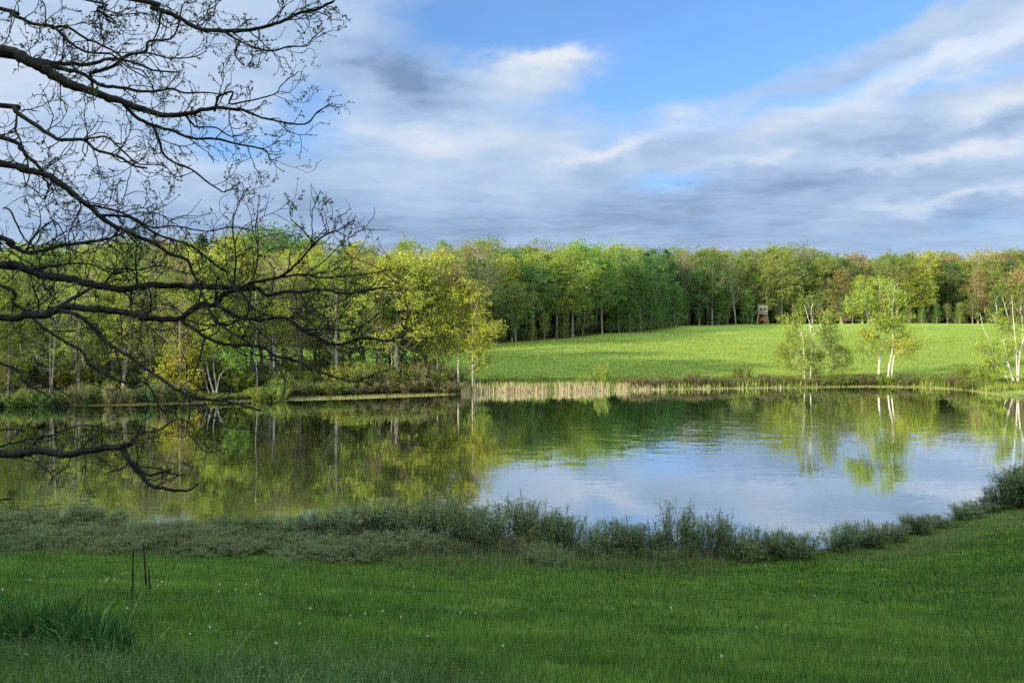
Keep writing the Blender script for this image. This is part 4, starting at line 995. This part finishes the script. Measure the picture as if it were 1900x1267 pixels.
# ------------------------------------------------------------------ the overhanging tree on the left
TX, TY = -7.6, 7.2
limbs = [  # name, start radius px, end radius px, depth start, depth end, bud density, points
 ('A', 4.5, 1.2, 6.6, 6.2, 1, [(0,17),(23,28),(61,40),(95,57),(125,78),(163,91),(205,100),(240,122),(268,146)]),
 ('A', 3.0, 1.0, None, 6.8, 1, [(95,53),(125,57),(152,68),(182,81),(212,99),(243,114),(265,133),(283,156),(290,176)]),
 ('B', 13, 3.0, 7.2, 6.6, 1, [(0,96),(38,104),(76,121),(99,135),(125,153),(171,172),(220,184),(258,201),(299,214),(341,210),(398,207),(447,203)]),
 ('B', 3.0, 1.0, None, 6.2, 1.4, [(447,203),(474,216),(504,225),(561,229),(587,212),(616,186)]),
 ('B', 5.0, 1.5, None, 7.8, 1, [(49,108),(114,114),(163,116),(205,113),(250,118),(290,128),(330,135)]),
 ('B', 5.0, 1.2, None, 7.4, 1, [(76,116),(114,125),(152,140),(189,155),(227,163),(273,167),(315,167),(341,171),(380,176),(420,172)]),
 ('B', 4.0, 1.0, None, 7.0, 1, [(167,136),(212,117),(239,100),(265,97),(280,81),(315,68),(334,49),(341,15),(343,-4)]),
 ('B', 2.5, .9, None, 6.6, 1, [(265,97),(288,104),(322,108),(360,110),(383,95)]),
 ('B', 3.5, 2.5, None, 7.2, 0, [(167,134),(171,150),(175,173)]),
 ('B', 4.0, 1.0, None, 7.6, 1, [(220,184),(261,216),(299,235),(326,246),(360,250),(402,258),(440,265),(485,271),(498,282),(504,294),(522,292)]),
 ('B', 3.0, .9, None, 7.4, .7, [(284,232),(296,265),(303,284),(322,303),(356,318),(375,330),(402,349),(424,352),(443,343),(455,350)]),
 ('B', 2.6, .9, None, 7.0, 1, [(341,210),(350,225),(370,235),(400,240),(430,248),(460,240)]),
 ('B', 3.0, .9, None, 6.4, 1, [(398,207),(405,190),(404,176),(425,170),(428,188),(447,196),(480,185),(510,172),(520,160),(550,135)]),
 ('C', 5.5, 2.5, 6.4, 6.0, 1, [(243,-2),(280,8),(303,23),(333,36),(371,51),(413,59),(447,57),(485,47),(530,40),(557,28),(591,17),(617,2)]),
 ('C', 2.5, .9, None, 5.8, 1, [(413,59),(436,74),(466,83),(504,95),(538,89),(568,85),(587,72),(606,53)]),
 ('C', 2.4, .9, None, 6.6, 1, [(298,26),(294,52),(286,85),(285,100)]),
 ('C', 2.0, .9, None, 5.8, 1, [(445,76),(442,100),(452,118),(444,110)]),
 ('D', 2.6, 2.0, 5.8, 5.8, .6, [(152,-2),(178,15),(210,34)]),
 ('D', 1.6, .9, 6.0, 6.0, 1.2, [(75,2),(85,12),(90,40),(105,56)]),
 ('E', 5.5, 2.0, 6.8, 6.2, .3, [(0,196),(19,199),(34,214),(64,229),(95,252),(114,260),(155,260),(182,277),(220,299),(246,309),(273,315)]),
 ('E', 2.4, .9, None, 5.8, .8, [(155,260),(171,254),(197,258),(227,280),(258,299),(284,305),(303,311),(330,326),(360,322)]),
 ('F', 4.8, 2.5, 7.6, 7.4, .5, [(0,255),(38,273),(53,284),(68,311),(91,333),(110,345)]),
 ('F', 2.2, 1.2, None, 7.0, .2, [(31,215),(32,240),(36,258),(45,303),(49,330),(49,349)]),
 ('G', 7.5, 2.0, 7.4, 6.6, .8, [(0,303),(38,313),(76,324),(114,341),(136,364),(159,390),(201,411),(246,434),(288,455),(320,470),(343,484),(364,502),(376,530),(385,560)]),
 ('G', 3.2, 1.0, None, 6.2, 1, [(129,352),(159,375),(201,386),(235,398),(280,420),(322,424),(380,430),(430,430),(470,425)]),
 ('G', 3.2, 1.4, None, 6.2, .9, [(180,400),(243,402),(288,440),(341,451),(375,468),(400,490),(415,505),(425,525),(436,534)]),
 ('G', 1.8, .9, None, 7.6, .6, [(76,324),(90,345),(80,365),(62,352),(45,340)]),
 ('H', 5.8, 1.2, 8.0, 8.4, .8, [(0,440),(19,451),(49,464),(76,468),(125,460),(171,451),(212,440),(243,425),(280,408)]),
 ('H', 2.2, .9, None, 8.2, 1, [(49,464),(60,440),(75,425),(100,412),(118,440),(120,460)]),
 ('H', 2.2, .9, None, 8.2, .8, [(9,385),(22,400),(45,440),(60,455),(80,452),(130,425),(190,402)]),
 ('I', 9.5, 5.5, 7.8, 7.0, .5, [(0,493),(23,493),(57,500),(87,510),(133,517),(163,523),(189,531),(227,533),(284,531),(341,533),(398,536),(443,535),(477,533)]),
 ('I', 4.5, 1.6, None, 6.4, .7, [(477,533),(504,544),(530,548),(561,542),(591,540),(644,544),(690,540),(720,533)]),
 ('I', 3.8, 1.0, None, 6.0, 1, [(443,535),(474,525),(519,514),(550,491),(584,453),(606,434),(633,423),(655,404)]),
 ('I', 1.6, .9, None, 6.2, 1, [(584,453),(561,434),(542,411)]),
 ('I', 3.0, 1.0, None, 6.8, .6, [(519,514),(568,514),(591,517),(640,512),(690,505),(735,500)]),
 ('I', 2.2, 1.0, None, 6.4, .6, [(434,534),(434,480),(432,417),(443,379),(455,349)]),
 ('I', 2.2, .9, None, 7.6, .6, [(87,510),(60,495),(40,480),(20,462),(2,450)]),
 ('I', 2.4, .9, None, 7.4, .6, [(189,531),(215,505),(256,500),(300,494),(345,505),(385,495)]),
 ('I', 2.6, .9, None, 7.2, .7, [(57,500),(100,492),(160,490),(210,505),(255,500)]),
 ('I', 2.0, .9, None, 6.8, .7, [(255,530),(255,490),(256,465),(262,440)]),
 ('I', 2.6, 1.2, None, 6.6, .3, [(243,533),(250,556),(265,575),(282,595)]),
 ('J', 8.0, 5.0, 6.9, 6.6, .3, [(0,590),(38,586),(76,582),(102,576),(129,569),(159,574),(201,576),(243,582),(280,589),(330,588),(352,578),(375,567),(398,563),(409,548),(443,536)]),
 ('J', 4.5, 3.0, None, 7.5, 0, [(87,578),(133,552),(174,533)]),
 ('J', 4.8, 2.0, None, 6.0, .5, [(398,563),(436,586),(474,593),(530,597),(561,612),(591,627),(625,641),(663,629),(690,626),(720,627),(748,618)]),
 ('J', 4.2, 1.2, None, 6.0, .4, [(330,589),(360,608),(379,627),(417,639),(477,646),(511,658),(549,673),(587,688),(625,701),(663,705),(701,695),(725,690)]),
 ('J', 2.4, 1.0, None, 6.2, .1, [(379,627),(375,658),(364,688),(362,715)]),
 ('J', 2.2, .9, None, 5.8, .1, [(508,658),(523,684),(529,715),(523,741),(504,745)]),
 ('J', 3.4, 2.0, None, 5.9, .2, [(383,568),(409,601),(447,631),(477,646)]),
 ('J', 2.4, 1.0, None, 6.6, .5, [(447,540),(462,567),(493,582),(530,585),(570,578),(620,562),(655,545)]),
 ('J', 2.4, .9, None, 5.8, .4, [(561,612),(610,615),(660,605),(700,585),(722,560)]),
 ('K', 4.5, 2.4, None, 6.0, .2, [(110,576),(144,589),(171,608),(205,631),(235,661),(265,684),(303,707),(333,730),(352,739),(398,743),(436,752),(480,758)]),
 ('K', 2.2, .9, None, 5.8, .1, [(352,739),(352,764),(347,798),(360,824),(383,839),(413,828)]),
 ('K', 1.8, .8, None, 5.8, .1, [(379,745),(398,768),(421,790),(466,802),(485,815)]),
 ('L', 4.0, 1.4, 7.8, 7.6, .3, [(0,529),(23,559),(49,582),(76,605),(114,627),(152,650),(171,677),(212,703),(240,708),(265,711),(283,730),(300,760),(330,766)]),
 ('M', 2.6, 1.0, 7.4, 7.2, .2, [(0,673),(34,699),(57,722),(91,741),(110,760)]),
 ('N', 8.5, 6.0, 6.2, 6.0, .1, [(0,841),(38,836),(76,838),(106,845),(144,845),(189,836),(227,830),(246,822)]),
 ('N', 6.5, 1.5, None, 5.7, .0, [(225,832),(243,858),(261,878),(280,899),(303,908),(333,912),(350,909),(368,899)]),
 ('N', 4.0, 2.5, None, 5.6, .0, [(240,850),(255,866),(273,876),(295,876),(315,872)]),
 ('N', 1.8, .8, None, 5.6, .0, [(255,866),(290,872),(326,880),(350,877),(352,865),(340,858)]),
 ('N', 2.6, .8, None, 6.0, .2, [(243,822),(258,807),(288,802),(322,785),(345,781),(365,790),(400,776)]),
 ('N', 2.4, .8, None, 6.4, .2, [(0,828),(57,817),(95,809),(114,798),(152,790),(182,790),(216,798),(265,802),(322,802)]),
 ('N', 1.8, .8, None, 6.4, .1, [(152,792),(167,817),(180,822),(197,824)]),
 ('N', 2.4, 1.6, None, 5.9, .0, [(238,856),(225,868),(210,874)]),
 ('O', 2.0, .8, 7.2, 7.0, .2, [(0,798),(23,794),(45,801),(49,813),(30,822)]),
 ('O', 2.6, .9, 5.4, 5.4, .0, [(-10,930),(10,922),(24,926)]),
]
tree = empty('overhanging_tree', (TX, TY, G(TX, TY)))
tag(tree, 'nearly bare dark tree reaching its crooked limbs in from the left edge', 'tree')
org = np.array([TX, TY, G(TX, TY)])
rng = np.random.default_rng(77)
tm = MB(); tp = spline([[0, 0, -.4], [.05, .05, 2.2], [-.1, .1, 5.0], [.1, 0, 8.0], [0, .1, 10.8]], 5)
tube(tm, tp, np.linspace(.34, .12, len(tp)) + np.exp(-np.arange(len(tp)) * .7) * .2, 14, 0, .03, rng)
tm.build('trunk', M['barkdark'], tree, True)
M['bud'] = leaf_mat('young_bud_leaf', (0.035, 0.06, 0.02), (0.09, 0.13, 0.035), .3)
drawn = {}          # family -> list of (px, py, D)
def rot(v, ax, a):
    ax = ax / np.linalg.norm(ax); return v * math.cos(a) + np.cross(ax, v) * math.sin(a) + ax * np.dot(ax, v) * (1 - math.cos(a))
def twig(tw, bd, o, d, L, r, depth, buds, rng):
    n = 4 + int(L / .12); pts = [o]; step = L / n; cur = d / np.linalg.norm(d); curl = rng.normal(0, .16)
    ax = np.array([0, 1., 0]) + rng.normal(0, .3, 3)
    for i in range(n):
        cur = rot(cur, ax, curl + rng.normal(0, .24)); cur = cur + np.array([0.02, 0, .05]); cur /= np.linalg.norm(cur)
        pts.append(pts[-1] + cur * step)
        if depth > 0 and i > 0 and rng.uniform() < .62:
            sgn = rng.choice([-1, 1]); dd = rot(cur, np.array([rng.normal(0, .35), 1., rng.normal(0, .35)]), sgn * rng.uniform(.5, 1.1))
            twig(tw, bd, pts[-1], dd, L * rng.uniform(.25, .55), r * .7, depth - 1, buds, rng)
        elif rng.uniform() < .30 * buds:
            bd.append(pts[-1])
    tube(tw, np.array(pts), np.linspace(r, max(.0018, r * .5), len(pts)), 4 if depth else 3)
    if rng.uniform() < .75 * buds + .05: bd.append(pts[-1]); bd.append(pts[-1] - cur * .02)
for (fam, ra, rb, d0, d1, buds, pl) in limbs:
    if d0 is None:       # springs from the limb it touches
        c = [p for fs in drawn.values() for p in fs] if fam in 'K' else drawn[fam]
        if fam == 'I' or fam == 'J' or fam == 'K': c = drawn.get('I', []) + drawn.get('J', [])
        best = min(c, key=lambda p: (p[0] - pl[0][0]) ** 2 + (p[1] - pl[0][1]) ** 2); d0 = best[2]
        if fam == 'J' and pl[-1] == (174, 533): d1 = min(drawn['I'], key=lambda p: (p[0] - 174) ** 2 + (p[1] - 533) ** 2)[2]
    Ds = np.linspace(d0, d1, len(pl))
    pts = np.array([P(a, b, D) for (a, b), D in zip(pl, Ds)]) - org
    jit = rng.normal(0, .014, pts.shape); jit[0] = 0; pts = pts + jit
    rad = np.linspace(ra, rb, len(pl)) * Ds / F * .87
    if fam in drawn and pl[0][0] > 5 or fam == 'K': pre = False
    else: pre = pl[0][0] <= 245 and (d0 == Ds[0]) and (fam not in drawn)
    if pre and fam not in ('O',):
        sl = (pl[1][1] - pl[0][1]) / max(8, pl[1][0] - pl[0][0]); sl = max(-.35, min(.35, sl))
        zt = EYE - (pl[0][1] - sl * (pl[0][0] + 640) * .5 - HZ) / F * 7.2 - org[2]
        zt = min(max(zt, 1.3), 10.2)
        k = np.argmin(abs(tp[:, 2] - zt)); a = tp[k]; m1 = a * .55 + pts[0] * .45 + [0, 0, .12]
        pts = np.vstack([[a, m1], pts]); rad = np.concatenate([[rad[0] * 1.9, rad[0] * 1.35], rad])
    s = spline(pts, 5); rr = np.interp(np.linspace(0, len(rad) - 1, len(s)), np.arange(len(rad)), rad)
    s = s + rng.normal(0, 1, s.shape) * np.minimum(rr * .17, .005)[:, None]
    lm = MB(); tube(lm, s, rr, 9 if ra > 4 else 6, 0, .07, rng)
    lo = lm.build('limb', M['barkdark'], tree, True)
    drawn.setdefault(fam, [])
    for a in range(len(pl) - 1):
        for t in np.linspace(0, 1, 6):
            drawn[fam].append((pl[a][0] * (1 - t) + pl[a + 1][0] * t, pl[a][1] * (1 - t) + pl[a + 1][1] * t, Ds[a] * (1 - t) + Ds[a + 1] * t))
    tw, bd = MB(), []
    seg = np.linalg.norm(np.diff(s, axis=0), axis=1); tot = seg.sum(); first = 2 * 5 if pre else 1
    nt = int(tot / ((.095 if fam in 'GHIJK' else .125) if buds > 0 else .30) * (.55 if pre else 1.0) * (0.8 + .3 * min(buds, 1)))
    for q_ in range(max(2, nt)):
        k = int(rng.uniform(first, len(s) - 1)); 
        if rr[k] > .045 and rng.uniform() < .5: continue
        d = s[min(k + 1, len(s) - 1)] - s[k - 1]; d /= np.linalg.norm(d) + 1e-9
        sgn = rng.choice([-1, 1]); dd = rot(d, np.array([rng.normal(0, .4), 1., rng.normal(0, .4)]), sgn * rng.uniform(.35, 1.15))
        up = s[k][2] + org[2] > 6.9
        L = rng.uniform(.14, .44) * (.85 if up else .85)
        twig(tw, bd, s[k], dd, L, min(.0052, rr[k] * .5), 2 if L > .25 else 1, min(1, buds) * (1.0 if up else .45), rng)
    if ra >= 2.2 and fam in 'GHIJKLM':
        for q_ in range(int(tot / .85)):
            k = int(rng.uniform(first, len(s) - 1)); d = s[min(k + 1, len(s) - 1)] - s[k - 1]; d /= np.linalg.norm(d) + 1e-9
            dd = rot(d, np.array([rng.normal(0, .35), 1., rng.normal(0, .35)]), rng.choice([-1, 1]) * rng.uniform(.25, .8))
            twig(tw, bd, s[k], dd, rng.uniform(.45, .85), min(.007, rr[k] * .6), 1, min(1, buds) * (.8 if s[k][2] + org[2] > 6.9 else .3), rng)
    if tw.n:
        tw.build('twigs', M['barkdark'], lo)
    if bd:
        bd = np.array(bd); bm = MB(); bd = bd[::2] if len(bd) > 3 else bd; c = np.repeat(bd, 3, axis=0) + rng.normal(0, .008, (len(bd) * 3, 3))
        leaves(bm, c, .023, rng, .5); bm.build('young_leaves', M['bud'], lo)

# ------------------------------------------------------------------ unseen tall trees added behind the viewer to shade lawn and near shore
k = 0
for row, (t0, hgt) in enumerate([(37, 19), (44, 21), (52, 22)]):
    s = -33.0
    while s < 16:
        ss = s + rnd.uniform(-.8, .8); tt = t0 + rnd.uniform(-1.5, 1.5)
        x = ss * .54 - tt * .84; y = -ss * .84 - tt * .54
        place('broadleaf_tree', rnd.choice(FORM['low' if row < 2 else 'broad']), (x, y, G(x, y)), rnd.uniform(0, 6), (1.75, 1.75, hgt / 12), (M['bark'], M['deep']),
              f"tall added shade tree behind the viewer, {ordinal(k % 19)} from the lake in the {['nearest', 'middle', 'farthest'][row]} line", 'tree', 'added shade trees behind the lawn')
        s += 3.6; k += 1
    k = 0
